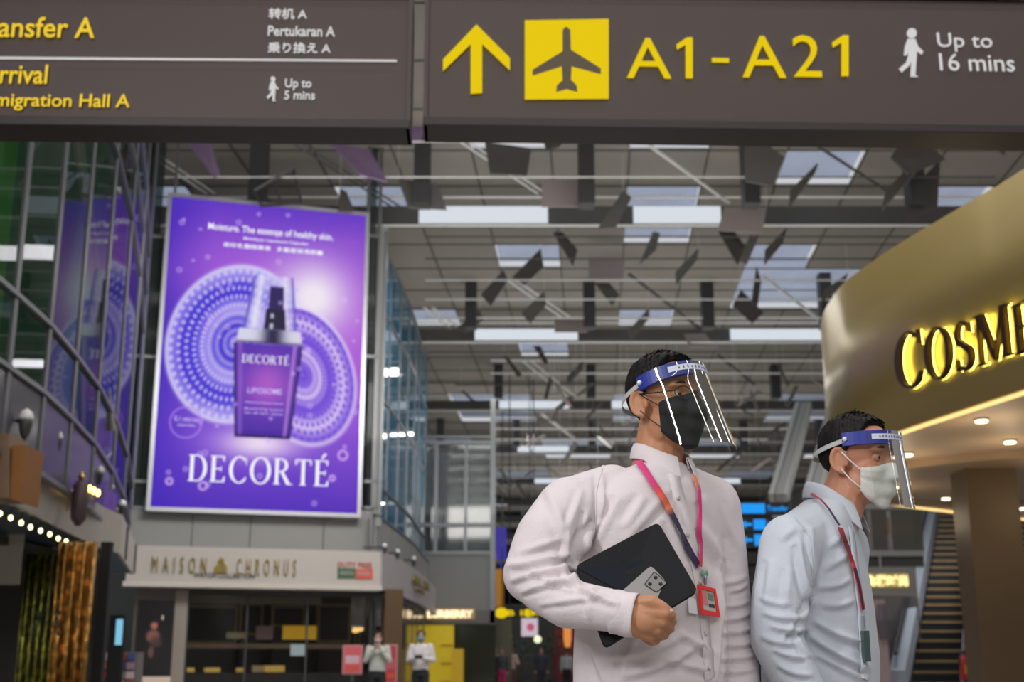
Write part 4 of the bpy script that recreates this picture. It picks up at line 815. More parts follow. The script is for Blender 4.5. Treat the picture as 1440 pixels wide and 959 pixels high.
# blue information board
P = PY(1042, 772, 26); r = empty('information_board', (P.x, 26, 0), 0, 'black slatted board with three glowing blue rows of arrows between the two men', 'sign')
M_blue = emis('board_blue', (.02, .33, .95), 1.0); W = PY(1112, 772, 26).x-P.x; z = lambda v: PY(1060, v, 26).z
for k, (a, b) in enumerate(((706, 724), (728, 747), (749, 770), (776, 792), (796, 814), (818, 836))):
    sl = obj('slat', MB().box(0, W, 0, .12, z(b), z(a)), M_black, r)
    if k < 3:
        s_ = ['免税区', '← A', '← B'][k]; h = z(a)-z(b)
        if k: obj('arrow', MB().prism([(.02, z(b)+h*.5), (.12, z(b)+h*.2), (.12, z(b)+h*.4), (.24, z(b)+h*.4), (.24, z(b)+h*.6), (.12, z(b)+h*.6), (.12, z(b)+h*.8)], -.02, -.005), M_blue, sl)
        obj('blue_block', MB().box(.28 if k else .04, .52, -.02, -.005, z(b)+h*.12, z(b)+h*.88), M_blue, sl)
        me, co = text_mesh(['Transfer', 'Lounge', 'Hotel'][k], .02); fit(me, co, .56, W-.02, z(b)+h*.28, z(b)+h*.72, -.02, .01); obj('lettering', me, M_blue, sl)
obj('post', MB().box(-.06, 0, 0, .12, 0, z(704)), M_dgrey, r); obj('post', MB().box(W, W+.06, 0, .12, 0, z(704)), M_dgrey, r)
# ---------------------------------------------------------------- inclined walkway trusses behind
for qa, qb, lb in (((1092, 706), (1128, 575), 'far inclined grey escalator flank above the blue board'), ((1140, 706), (1172, 585), 'second far inclined escalator flank behind the shorter man')):
    A = PY(*qa, 36); B = PY(*qb, 42); r = empty('escalator', (A.x, 36, 0), 0, lb, 'escalator'); O = Vector((A.x, 36, 0))
    obj('side_rail', MB().bar(A-O+Vector((-.13, 0, .1)), B-O+Vector((-.13, 0, .1)), .14, .3), mat('truss_pale', (.34, .34, .32), .5), r)
    obj('glass_side', MB().bar(A-O+Vector((.08, 0, .1)), B-O+Vector((.08, 0, .1)), .2, .3), M_mg, r)
    obj('side_rail', MB().bar(A-O+Vector((.26, 0, .1)), B-O+Vector((.26, 0, .1)), .12, .3), MC['truss_pale'], r)
    obj('column', MB().box(-.1, .2, 0, .3, 0, A.z), M_mg, r)
# ---------------------------------------------------------------- right shop behind the shorter man
YR = 31.0; pR = Plane((0, YR, 0), 0); rb = empty('wall_right_block', (0, YR, 0)); tag(rb, 'grey glazed shop block beside the escalator', kind='structure')
def rx(name, u0, v0, u1, v1, y0, y1, m, par=None, floor=False):
    x0, z1 = pR.loc(u0, v0, y0); x1, z0 = pR.loc(u1, v1, y0); return obj(name, MB().box(x0, x1, y0, y1, 0 if floor else z0, z1), m, par or rb)
rx('upper_wall', 1196, 690, 1300, 716, .1, .4, M_mg)
for a, b in ((1196, 1222), (1224, 1250), (1252, 1300)): rx('glass_pane', a, 716, b, 775, .1, .12, glass('right_glass', (.5, .52, .5), (.14, .14, .13), .5, 1.5, .06))
rx('rail', 1196, 774, 1300, 782, 0, .2, M_mg); rx('dark_band', 1196, 782, 1300, 797, .1, .2, M_dgrey); rx('sign_fascia', 1190, 797, 1290, 838, -.1, .3, mat('right_fascia', (.22, .21, .2), .5)); rx('mullion', 1236, 782, 1240, 797, 0, .2, M_mg)
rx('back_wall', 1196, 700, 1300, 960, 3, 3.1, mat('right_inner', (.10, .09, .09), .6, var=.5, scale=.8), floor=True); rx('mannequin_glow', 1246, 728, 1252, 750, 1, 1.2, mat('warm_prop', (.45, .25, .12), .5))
rs = empty('glowing_fascia_sign', (0, YR, 0), 0, 'yellow glowing duty free characters on the fascia left of the escalator', 'sign')
put_text(rs, pR, '免税时尚', 1216, 808, 1277, 825, emis('yellow_letters', (1, .82, .35), 1.35), .05, y=-.14, depth=.03)
rx('backing_strip', 1213, 806, 1279, 827, -.125, -.1, mat('olive_backing', (.4, .34, .16), .5), rs)
dc = empty('display_case', (PY(1240, 940, 29).x, 29, 0), 0, 'pinkish white glass display case left of the escalator', 'display case'); h = PY(1240, 846, 30).z
obj('case', MB().box(-.6, .18, 0, .6, 0, h), glass('case_glass', (.7, .6, .6), (.5, .36, .36), .7, 1.4, .1), dc); obj('dark_garment', MB().lathe([(.12, 1.6), (.18, 2.0), (.12, 2.35)], 10, (.1, -.05, 0)), mat('garment_grey', (.12, .1, .12), .7), dc); obj('post', MB().box(-.6, -.55, -.02, .05, 0, h), M_mull, dc)
# ---------------------------------------------------------------- escalator
def escalator(ub, ut, w0, label, n=24):
    A = PY(ub, 975, 30); B = PY(ut, 715, 46); A = Vector((A.x, 30, A.z)); d = B-A; st = d/n
    hd = Vector((d.x, d.y, 0)).normalized(); sd = Vector((hd.y, -hd.x, 0)); sd = Vector((1, 0, 0))
    r = empty('escalator', (A.x, A.y, 0), 0, label, 'escalator')
    me = MB().box(-.5*w0, .5*w0, 0, st.y+.02, -.10, -.04).mesh('tread'); me.materials.append(mat('tread_grey', (.045, .05, .06), .5))
    rm = MB().box(-.5*w0, .5*w0, .0, .03, -.10-st.z, -.10).mesh('riser'); rm.materials.append(M_black)
    ye = MB().box(-.5*w0, .5*w0, -.02, .12, -.075, -.02).mesh('edge'); ye.materials.append(mat('step_edge_ochre', (.32, .21, .09), .5))
    for k in range(n+1):
        p = A+st*k-Vector((A.x, A.y, 0)); sx = link_mesh('step', me, None, r, p); link_mesh('riser', rm, None, sx); link_mesh('edge_strip', ye, None, sx)
    for s in (-1, 1):
        q = A-Vector((A.x, A.y, 0))+Vector((s*(.5*w0+.22), 0, .25)); e = q+d
        obj('side_panel', MB().bar(q, e, .34 if s < 0 else .18, .55), mat('side_steel', (.42, .48, .56), .3, .2), r); obj('handrail', MB().bar(q+Vector((s*.02, 0, .62)), e+Vector((s*.02, 0, .62)), .08, .06), M_black, r)
        obj('glass_side', MB().bar(q+Vector((s*.02, 0, .42)), e+Vector((s*.02, 0, .42)), .02, .36), glass('escalator_glass', (.85, .9, .92), None, 0, 1.5), r)
    obj('truss', MB().bar(A-Vector((A.x, A.y, 0))+Vector((0, .3, -.7)), A-Vector((A.x, A.y, 0))+d+Vector((0, .3, -.7)), w0+.8, .5), M_dgrey, r)
    obj('newel', MB().box(-.9, .9, -.4, .0, 0, max(.3, A.z-.1)), M_steel, r)
escalator(1312, 1344, 1.08, 'escalator with ochre-edged steps left of the brown pillar'); escalator(1462, 1446, 1.0, 'escalator mostly hidden behind the brown pillar at the right edge')
# fire extinguisher
P = PY(1358, 936, 24); r = empty('fire_extinguisher', (P.x, 24, 0), 0, 'red fire extinguisher with yellow label left of the brown pillar', 'fire extinguisher')
obj('stand', MB().lathe([(.1, 0), (.08, P.z-.26)], 10), M_dgrey, r); obj('cylinder', MB().lathe([(.1, P.z-.26), (.11, P.z-.24), (.11, P.z+.12), (.06, P.z+.2)], 14), mat('extinguisher_red', (.35, .01, .012), .3), r, smooth=True)
obj('label_plate', MB().box(-.06, .06, -.118, -.1, P.z-.14, P.z+.02), mat('label_amber', (.6, .28, .02), .5), r); obj('valve', MB().tube([(0, 0, P.z+.2), (0, 0, P.z+.27)], .03, 8), M_black, r); obj('hose', MB().tube([(0, 0, P.z+.26), (-.1, 0, P.z+.2), (-.13, -.02, P.z)], .015, 6), M_black, r)
# ---------------------------------------------------------------- gold drum
ZB, ZT = 3.6, 5.72
edge = [(1700, 470), (1560, 507), (1440, 548), (1400, 561), (1350, 577.5), (1300, 594), (1265, 606.5), (1235, 618), (1205, 631), (1188, 643), (1175, 655), (1170, 667), (1173, 678), (1186, 689), (1215, 699), (1290, 711.5), (1440, 728), (1620, 745)]
ed = [PZ(u, v, ZB) for u, v in edge]
def smooth_path(P, n=5):
    out = []
    for i in range(len(P)-1):
        p0, p1_, p2_, p3 = P[max(i-1, 0)], P[i], P[i+1], P[min(i+2, len(P)-1)]
        for k in range(n):
            t = k/n; out.append(.5*((2*p1_)+(p2_-p0)*t+(2*p0-5*p1_+4*p2_-p3)*t*t+(3*p1_-p0-3*p2_+p3)*t**3))
    out.append(P[-1]); return out
dp = smooth_path(ed); print('drum', [tuple(round(c, 1) for c in p) for p in ed])
dr = empty('wall_gold_drum', (ed[7].x, ed[7].y, 0)); tag(dr, 'curved gold shop wall with cream soffit', kind='structure'); Od = Vector((ed[7].x, ed[7].y, 0))
mgold = mat('satin_gold', (.42, .31, .10), .34, .4, var=.10, scale=.5, bump=.05, bscale=3)
mb = MB(); vs = []; n = len(dp)
for p in dp: q = p-Od; vs += [(q.x, q.y, ZB), (q.x, q.y, ZT)]
mb.add(vs, [(2*i, 2*i+1, 2*i+3, 2*i+2) for i in range(n-1)]); gw = obj('gold_cladding', mb, mgold, dr, smooth=True); s = gw.modifiers.new('s', 'SOLIDIFY'); s.thickness = .06; s.offset = 0
bv_gold = BVHTree.FromPolygons([Vector(v)+Od for v in vs], [(2*i, 2*i+1, 2*i+3, 2*i+2) for i in range(n-1)])
mb = MB(); poly = [((p-Od).x, (p-Od).y) for p in dp]+[(22-Od.x, 24-Od.y), (22-Od.x, 10-Od.y)]
mb.slab(poly, ZB-.0, ZB+.05); obj('soffit', mb, mat('soffit_cream', (.55, .42, .30), .55, var=.03), dr)
cen = PZ(1432, 672, ZB)-Od; cen.z = 0
for k, (ro_, ri, z0, z1, nm) in enumerate(((2.6, 2.5, ZB-.10, ZB, 'soffit_ring'), (2.5, 0, ZB-.02, ZB-.005, 'soffit_disc'))):
    mb = MB(); nn = 64
    if ri: vs = []; [vs.extend([(cen.x+r_*math.cos(a), cen.y+r_*math.sin(a), zz)]) for a in [2*math.pi*i/nn for i in range(nn)] for r_, zz in ((ro_, z0), (ro_, z1), (ri, z1), (ri, z0))]; mb.add(vs, [(4*i+j, 4*((i+1) % nn)+j, 4*((i+1) % nn)+(j+1) % 4, 4*i+(j+1) % 4) for i in range(nn) for j in range(4)])
    else: mb.slab([(cen.x+ro_*math.cos(2*math.pi*i/nn), cen.y+ro_*math.sin(2*math.pi*i/nn)) for i in range(nn)], z0, z1)
    obj(nm, mb, mat('soffit_disc_tan', (.40, .29, .19), .5, var=.03), dr)
# warm light line along the lower edge
ll = MB(); ll.tube([p-Od+Vector((0, 0, -.03)) for p in dp], .022, 6); obj('light_line', ll, emis('warm_line', (1.0, .66, .24), 1.5), dr)
for k, (u, v) in enumerate(((1264, 641), (1276, 638), (1257, 684), (1436, 714), (1380, 590), (1420, 620), (1500, 640), (1330, 700))):
    P = PZ(u, v, ZB-.01); r = empty('downlight', P, 0, ['bright soffit downlight left of the pair beside the shorter man', 'bright soffit downlight right of the pair beside the shorter man', 'bright soffit downlight in front of the shorter man white mask', 'bright soffit downlight at the right frame edge beside the pillar top', 'bright soffit downlight just below the C of the gold wall lettering', 'bright soffit downlight below the S and M of the gold wall lettering', 'bright soffit downlight beyond the right frame edge', 'bright soffit downlight left of the pillar top'][k], 'light', 'soffit downlights')
    obj('lens', MB().lathe([(.065, -.03), (.065, -.01)], 12), emis('downlight_lens', (1, .86, .6), 4), r); obj('trim_ring', MB().lathe([(.085, -.012), (.085, .01)], 12), M_white, r)
    if k in (0, 2, 4, 5, 6):
        l = bpy.data.lights.new('downlight_lamp', 'POINT'); l.energy = 9; l.color = (1, .78, .5); l.shadow_soft_size = .1; o = bpy.data.objects.new('downlight_lamp', l); COL.objects.link(o); o.location = P+Vector((0, 0, -.5))
# letters
M_let = mat('letter_bronze', (.10, .055, .018), .35, .6); M_halo = emis('letter_halo', (1, .85, .16), 8)
ls = empty('wall_lettering', (ed[4].x, ed[4].y, ZB), 0, 'bronze halo-lit serif letters on the gold wall', 'sign'); Ol = Vector((ed[4].x, ed[4].y, ZB))
for ch, (u0, v0, u1, v1) in zip('COSMETIC', ((1272, 468, 1312, 547), (1315, 461, 1354, 534), (1357, 453, 1384, 522), (1387, 436, 1438, 509), (1442, 424, 1472, 496), (1476, 410, 1510, 485), (1514, 400, 1528, 475), (1532, 388, 1580, 468))):
    um, vm = (u0+u1)/2, (v0+v1)/2
    h1 = bv_gold.ray_cast(CAM, ray(u0, vm).normalized()); h2 = bv_gold.ray_cast(CAM, ray(u1, vm).normalized()); ht = bv_gold.ray_cast(CAM, ray(um, v0).normalized()); hb = bv_gold.ray_cast(CAM, ray(um, v1).normalized())
    if None in (h1[0], h2[0], ht[0], hb[0]): continue
    a, b = h1[0], h2[0]; d = Vector((b.x-a.x, b.y-a.y, 0)); L = d.length; yw = math.atan2(d.y, d.x); H = ht[0].z-hb[0].z
    g_, wd = glyph(ch); nrm = Vector((d.y, -d.x, 0)).normalized()
    def L_(y0, y1, e=0): 
        mb = MB()
        for q in g_: mb.prism([(x/wd*L, z*H) for x, z in q], y0, y1)
        return mb
    lo = Vector((a.x, a.y, hb[0].z))-Ol
    o = obj('letter', L_(-.15, -.09), M_let, ls, lo, yw); o2 = obj('halo_light', L_(-.088, -.08), M_halo, o)
# pillar
P = PY(1404, 800, 17.0); r = obj('pillar', MB().box(-.34, .34, 0, .6, 0, ZB), mat('pillar_brown', (.115, .075, .035), .5, var=.15, scale=1), None, (P.x+.02, 17.0, 0)); tag(r, 'brown pillar', kind='structure'); r.name = 'trim_pillar'
# ================================================================ PEOPLE
def npco(me):
    co = np.empty(len(me.vertices)*3); me.vertices.foreach_get('co', co); return co.reshape(-1, 3)
def nrm(me):
    co = np.empty(len(me.vertices)*3); me.vertices.foreach_get('normal', co); return co.reshape(-1, 3)
def setco(me, co): me.vertices.foreach_set('co', np.ascontiguousarray(co).ravel()); me.update()
def remesh(mb, vox, it=6, fac=.6, dec=None):
    o = bpy.data.objects.new('tmp', mb.mesh('tmp')); COL.objects.link(o)
    r = o.modifiers.new('r', 'REMESH'); r.mode = 'VOXEL'; r.voxel_size = vox; r.use_smooth_shade = True
    if it: s = o.modifiers.new('s', 'SMOOTH'); s.factor = fac; s.iterations = it
    if dec: d = o.modifiers.new('d', 'DECIMATE'); d.ratio = dec
    dg = bpy.context.evaluated_depsgraph_get(); me = bpy.data.meshes.new_from_object(o.evaluated_get(dg)); bpy.data.objects.remove(o)
    return me
def shift(me, off): 
    co = npco(me)-np.array(off); setco(me, co); return me
def body_part(name, me, m, root, parent=None):
    me = me.mesh(name) if isinstance(me, MB) else me
    shift(me, root.location); return obj(name, me, m, parent or root, smooth=True)
def bvh_of(me): return BVHTree.FromPolygons([v.co.copy() for v in me.vertices], [tuple(p.vertices) for p in me.polygons])
def loft(mb, secs, n=28):
    """secs: (centre, halfwidth, halfdepth, yaw, power)"""
    b = len(mb.v)
    for c_, hw, hd, yw in secs:
        ex = Vector((math.cos(yw), math.sin(yw), 0)); ey = Vector((-math.sin(yw), math.cos(yw), 0))
        for k in range(n):
            a = 2*math.pi*k/n; ca, sa = math.cos(a), math.sin(a); q = 2.4
            x = hw*math.copysign(abs(ca)**(2/q), ca); y = hd*math.copysign(abs(sa)**(2/q), sa); mb.v.append(tuple(Vector(c_)+ex*x+ey*y))
    for i in range(len(secs)-1):
        for k in range(n): mb.f.append((b+i*n+k, b+i*n+(k+1) % n, b+(i+1)*n+(k+1) % n, b+(i+1)*n+k))
    mb.f.append(tuple(b+k for k in range(n-1, -1, -1))); e = b+(len(secs)-1)*n; mb.f.append(tuple(e+k for k in range(n)))
    return mb
def limb(mb, pts, rs, n=14):
    P = []; Rr = []
    for i in range(len(pts)-1):
        a, b = Vector(pts[i]), Vector(pts[i+1]); k = max(2, int((b-a).length/.03))
        for j in range(k): t = j/k; P.append(a.lerp(b, t)); Rr.append(rs[i]*(1-t)+rs[i+1]*t)
    P.append(Vector(pts[-1])); Rr.append(rs[-1])
    mb.tube(P, Rr, n)
    for i in range(len(pts)): mb.ell(pts[i], (rs[i]*.99,)*3, n=14, m=9)
    return mb
def folds(me, lst, facing=True):
    """lst: (u0,v0,u1,v1,width_px,amp_m[,bend]); raises (or sinks) cloth along a crease seen at those places"""
    co = npco(me); nm = nrm(me); u, v = proj(co)
    view = co-np.array(CAM); view /= np.linalg.norm(view, axis=1)[:, None]
    fc = np.clip(-(view*nm).sum(1)*2.5, 0, 1) if facing else 1
    d = np.zeros(len(co))
    for f in lst:
        u0, v0, u1, v1, w_, amp = f[:6]; w_ = w_*.85; amp = amp*1.7; bend = f[6] if len(f) > 6 else 0
        ax, ay = u1-u0, v1-v0; L2 = ax*ax+ay*ay; t = ((u-u0)*ax+(v-v0)*ay)/L2; tc = np.clip(t, 0, 1)
        bx_ = u0+tc*ax-ay/math.sqrt(L2)*bend*4*tc*(1-tc); by_ = v0+tc*ay+ax/math.sqrt(L2)*bend*4*tc*(1-tc)
        dist = np.hypot(u-bx_, v-by_); fade = np.sin(np.pi*np.clip(t*.84+.08, 0, 1))**.6
        s = (ax*(v-by_)-ay*(u-bx_))/math.sqrt(L2)
        g_ = np.exp(-(dist/w_)**2); d += amp*fade*(g_-.75*np.exp(-((s-w_*1.5)/w_)**2)*np.exp(-(np.maximum(0, dist-w_*3)/w_)**2)*((t > 0) & (t < 1)))
    setco(me, co+nm*(d*fc)[:, None])
def lownoise(me, amp, sc, seed=0, aniso=(1, 1, 1)):
    co = npco(me); nm = nrm(me); d = np.array([noise.noise(Vector((p[0]*sc*aniso[0]+seed, p[1]*sc*aniso[1], p[2]*sc*aniso[2]))) for p in co])
    setco(me, co+nm*(d*amp)[:, None])
def ray_on(bv, u, v): return bv.ray_cast(CAM, ray(u, v).normalized())
def ribbon(bv, pts, w_, off=.004, n=60, th=.0015, dirz=None):
    """flat strap following pixel way-points over a surface; returns MB plus centre points"""
    seg_ = []; 
    for i in range(len(pts)-1):
        for k in range(n//(len(pts)-1)+1): t = k/(n//(len(pts)-1)+1); seg_.append((pts[i][0]*(1-t)+pts[i+1][0]*t, pts[i][1]*(1-t)+pts[i+1][1]*t))
    seg_.append(pts[-1]); P = []; Nn = []
    last = None
    for (u, v) in seg_:
        h = ray_on(bv, u, v)
        if h[0] is None:
            if last is None: continue
            P.append(CAM+ray(u, v)*((last-CAM).length/ray(u, v).length)); Nn.append(Nn[-1]); continue
        nn = h[1] if h[1].dot(ray(u, v)) < 0 else -h[1]; last = h[0]; P.append(h[0]+nn*off); Nn.append(nn)
    for _ in range(4):
        P = [P[0]]+[(P[i-1]+P[i]*2+P[i+1])/4 for i in range(1, len(P)-1)]+[P[-1]]; Nn = [Nn[0]]+[((Nn[i-1]+Nn[i]*2+Nn[i+1])/4).normalized() for i in range(1, len(Nn)-1)]+[Nn[-1]]
    mb = MB(); vs = []
    for i, p in enumerate(P):
        d = (P[min(i+1, len(P)-1)]-P[max(0, i-1)]).normalized(); s_ = d.cross(Nn[i]).normalized()*w_/2; t = Nn[i]*th
        vs += [p-s_, p+s_, p+s_+t, p-s_+t]
    mb.add(vs, [(4*i+j, 4*i+4+j, 4*i+4+(j+1) % 4, 4*i+(j+1) % 4) for i in range(len(P)-1) for j in range(4)]); return mb, P
# ---- head, in its own frame: x forward, y to its left, z up, origin between the ears
class Head:
    def __init__(s, centre, yaw, pitch=0.0, roll=0.0, scale=1.0):
        s.c = Vector(centre); f = Matrix.Rotation(yaw, 3, 'Z') @ Matrix.Rotation(-pitch, 3, 'Y') @ Matrix.Rotation(roll, 3, 'X'); s.R = f; s.k = scale
    def w(s, p): return s.c + s.R @ (Vector(p)*s.k)
    def mb_world(s, mb): mb.v = [tuple(s.w(p)) for p in mb.v]; return mb
def head_prims(neck_to):
    mb = MB()
    mb.ell((-.008, 0, .03), (.094, .075, .080), n=28, m=18); mb.ell((.02, 0, .035), (.066, .066, .066), n=24, m=14)
    mb.ell((.026, 0, -.03), (.060, .059, .082), n=24, m=16); mb.ell((.028, 0, -.075), (.050, .052, .038), n=20, m=12); mb.ell((.062, 0, -.102), (.020, .022, .016))
    for s in (-1, 1):
        mb.ell((.055, s*.038, -.030), (.026, .024, .022)); mb.ell((.066, s*.028, .022), (.020, .030, .010)); mb.ell((.012, s*.047, -.064), (.034, .016, .036))
        mb.ell((.096, s*.011, -.040), (.012, .009, .008))
    mb.tube([(.078, 0, .012), (.092, 0, -.012), (.104, 0, -.034), (.100, 0, -.044)], [.007, .009, .012, .010], 12)
    mb.ell((.079, 0, -.064), (.013, .024, .007)); mb.ell((.077, 0, -.075), (.013, .021, .008)); mb.ell((.06, 0, -.06), (.022, .035, .03))
    return mb
def ears_prims(mb):
    for s in (-1, 1):
        Rm = Matrix.Rotation(s*math.radians(-22), 3, 'Z') @ Matrix.Rotation(math.radians(-8), 3, 'Y')
        c0 = Vector((-.012, s*.080, -.008))
        pts = [c0+Rm @ Vector((.019*math.cos(a), 0, .031*math.sin(a)*(1.0 if math.sin(a) > 0 else .9))) for a in np.linspace(-.6, 5.2, 22)]
        mb.tube(pts, [.0062]*22, 8); mb.ell(c0+Vector((.002, -s*.004, 0)), (.017, .004, .028), Rm, n=14, m=10); mb.ell(c0+Rm @ Vector((.004, 0, -.03)), (.009, .006, .009)); mb.ell(c0+Rm @ Vector((.016, 0, -.002)), (.005, .006, .008))
    return mb
def eyes_push(me, H):
    co = npco(me); nm = nrm(me); d = np.zeros(len(co))
    for s in (-1, 1):
        p = np.array(H.w((.076, s*.031, .004))); r = np.linalg.norm(co-p, axis=1); d -= .0045*np.exp(-(r/.014)**2)
        p = np.array(H.w((.012, s*.074, -.01)))
    setco(me, co+nm*d[:, None])
def eyes(H, root, body, squint=.45):
    sk = body.data.materials[0]
    for s in (-1, 1):
        c_ = H.w((.0630, s*.031, .003)); e = obj('eye', MB().ell(c_-root.location, (.0118,)*3, n=16, m=12), mat('eye_white', (.55, .52, .5), .2), body, smooth=True)
        ip = H.w((.0738, s*.031, .0025)); fx = H.R @ Vector((1, 0, 0))
        obj('iris', MB().ell(ip-root.location, (.003, .0052, .0052), H.R, n=12, m=8), mat('iris_dark', (.015, .008, .005), .15), e, smooth=True)
        for up in (1, -1):   # lids: partial shells
            mb = MB(); vs = []; na, nb = 14, 6
            for i in range(na+1):
                for j in range(nb+1):
                    a = -1.75+3.5*i/na; lo = (squint*.55 if up > 0 else -squint*.75)*math.cos(a*1.0); t = lo+(1.5-abs(lo))*(j/nb) if up > 0 else lo-(1.5-abs(lo))*(j/nb)
                    r_ = .0130; vs.append(tuple(H.w((.0632+r_*math.cos(t)*math.cos(a), s*.031+r_*math.cos(t)*math.sin(a), .003+r_*math.sin(t)))-root.location))
            mb.add(vs, [(i*(nb+1)+j, (i+1)*(nb+1)+j, (i+1)*(nb+1)+j+1, i*(nb+1)+j+1) for i in range(na) for j in range(nb)])
            o = obj('eyelid', mb, sk, body, smooth=True)
        mb = MB(); pts = [H.w((.0835-.0022*t*t*3-(.006 if abs(t) > .95 else 0), s*(.031+.019*t), .026+.004*(1-t*t)-.002*t))-root.location for t in np.linspace(-1, 1, 9)]
        mb.tube(pts, [.0012, .0024, .003, .003, .003, .0028, .0024, .002, .001], 6); obj('eyebrow', mb, mat('brow_black', (.012, .009, .008), .8), body, smooth=True)
def shell(bv, H, az0, az1, el_lo, el_hi, off, na=90, ne=40, cent=(-.008, 0, .015), thin=.0):
    """grid of rays towards the head; el_lo/el_hi functions of azimuth(deg); off(az,t) -> thickness"""
    mb = MB(); vs = []; C = Vector(cent)
    for i in range(na+1):
        az = az0+(az1-az0)*i/na; a = math.radians(az); lo, hi = el_lo(az), el_hi(az)
        for j in range(ne+1):
            t = j/ne; e = math.radians(lo+(hi-lo)*t); d = Vector((math.cos(e)*math.cos(a), math.cos(e)*math.sin(a), math.sin(e)))
            o_ = H.w(C+d*.25); dw = (H.w(C)-o_).normalized(); h = bv.ray_cast(o_, dw)
            p = h[0] if h[0] is not None else H.w(C+d*.08)
            vs.append(tuple(p-dw*off(az, t)))
    mb.add(vs, [(i*(ne+1)+j, (i+1)*(ne+1)+j, (i+1)*(ne+1)+j+1, i*(ne+1)+j+1) for i in range(na) for j in range(ne)])
    return mb
def hair_mesh(bv, H, front=46, thick=.020, side=.007, seed=0):
    def lo(az):
        a = abs(((az+180) % 360)-180)
        pts = [(0, front), (32, front-2), (48, front-12), (60, 14), (76, 8), (84, -12), (92, 4), (112, 4), (124, -26), (180, -40)]
        for (x0, y0), (x1, y1) in zip(pts[:-1], pts[1:]):
            if a <= x1: return y0+(y1-y0)*(a-x0)/(x1-x0)
        return -40
    def off(az, t):
        a = abs(((az+180) % 360)-180); l = lo(az); el = l+(90-l)*t
        th = side+(thick-side)*min(1, max(0, (el-12)/40)); edge = min(1, t*9)**.6
        st = noise.noise(Vector((az*.55+seed, el*.05, 0)))*.0016+noise.noise(Vector((az*.1+seed, el*.11, 3)))*.003*min(1, max(0, el/40))
        return (th+st)*edge-.001*(1-edge)
    return shell(bv, H, -180, 180, lo, lambda az: 90, off, 200, 60), lo
def strands(hm, H, n, seed, ln=.016):
    rd = random.Random(seed); me = hm.mesh('h'); mb = MB(); V = npco(me); nm = nrm(me)
    c_ = np.array(H.w((-.01, 0, .02)))
    for _ in range(n):
        i = rd.randrange(len(V)); p = Vector(V[i]); q = Vector(nm[i]); 
        if q.dot(p-Vector(c_)) < 0: q = -q
        fw = H.R @ Vector((1, 0, 0)); up = H.R @ Vector((0, 0, 1)); d = fw*rd.uniform(.3, .7)-up*rd.uniform(-.05, .5)+Vector((rd.gauss(0, .1), rd.gauss(0, .1), rd.gauss(0, .1))); d = (d-q*d.dot(q)); d = (d.normalized()+q*.07).normalized()
        s_ = d.cross(q).normalized()*.0009; L = ln*rd.uniform(.5, 1)
        b_ = p-q*.002; mb.add([b_-s_, b_+s_, b_+d*L*.6+q*.001+s_*.7, b_+d*L], [(0, 1, 2, 3)])
    return mb
M_hair = mat('black_hair', (.007, .006, .006), .6, var=.5, scale=60, spec=.22)
def mask(bv, H, az=62, lo=-52, hi=-4, off=.008, pleat=0.0, bulge=.008):
    def L(a): return lo+abs(a/az)**3*14
    def Hh(a): return hi-abs(a/az)**2*10 + (5*math.exp(-(a/14)**2))
    def o(a, t): return off+bulge*math.exp(-(a/38)**2)*math.sin(math.pi*min(1, max(0, t)))**.7+pleat*math.sin(t*math.pi*7)*math.cos(math.radians(a))
    mb = shell(bv, H, -az, az, L, Hh, o, 60, 44, cent=(.0, 0, .0)); na, ne = 60, 44
    V = np.array(mb.v).reshape(na+1, ne+1, 3)
    for _ in range(14):
        V[1:-1, 1:-1] = (V[1:-1, 1:-1]*2+V[:-2, 1:-1]+V[2:, 1:-1]+V[1:-1, :-2]+V[1:-1, 2:])/6
    mb.v = [tuple(p) for p in V.reshape(-1, 3)]
    return mb, V
def solid(o, t, off=-1):
    m_ = o.modifiers.new('s', 'SOLIDIFY'); m_.thickness = t; m_.offset = off; return o
M_shield = glass('visor_plastic', (.90, .94, .91), None, 0, 1.45, .015, (1, 1, 1), .015)
M_foam = mat('blue_foam_band', (.010, .024, .26), .4); M_foamw = mat('band_white_label', (.55, .58, .68), .4)
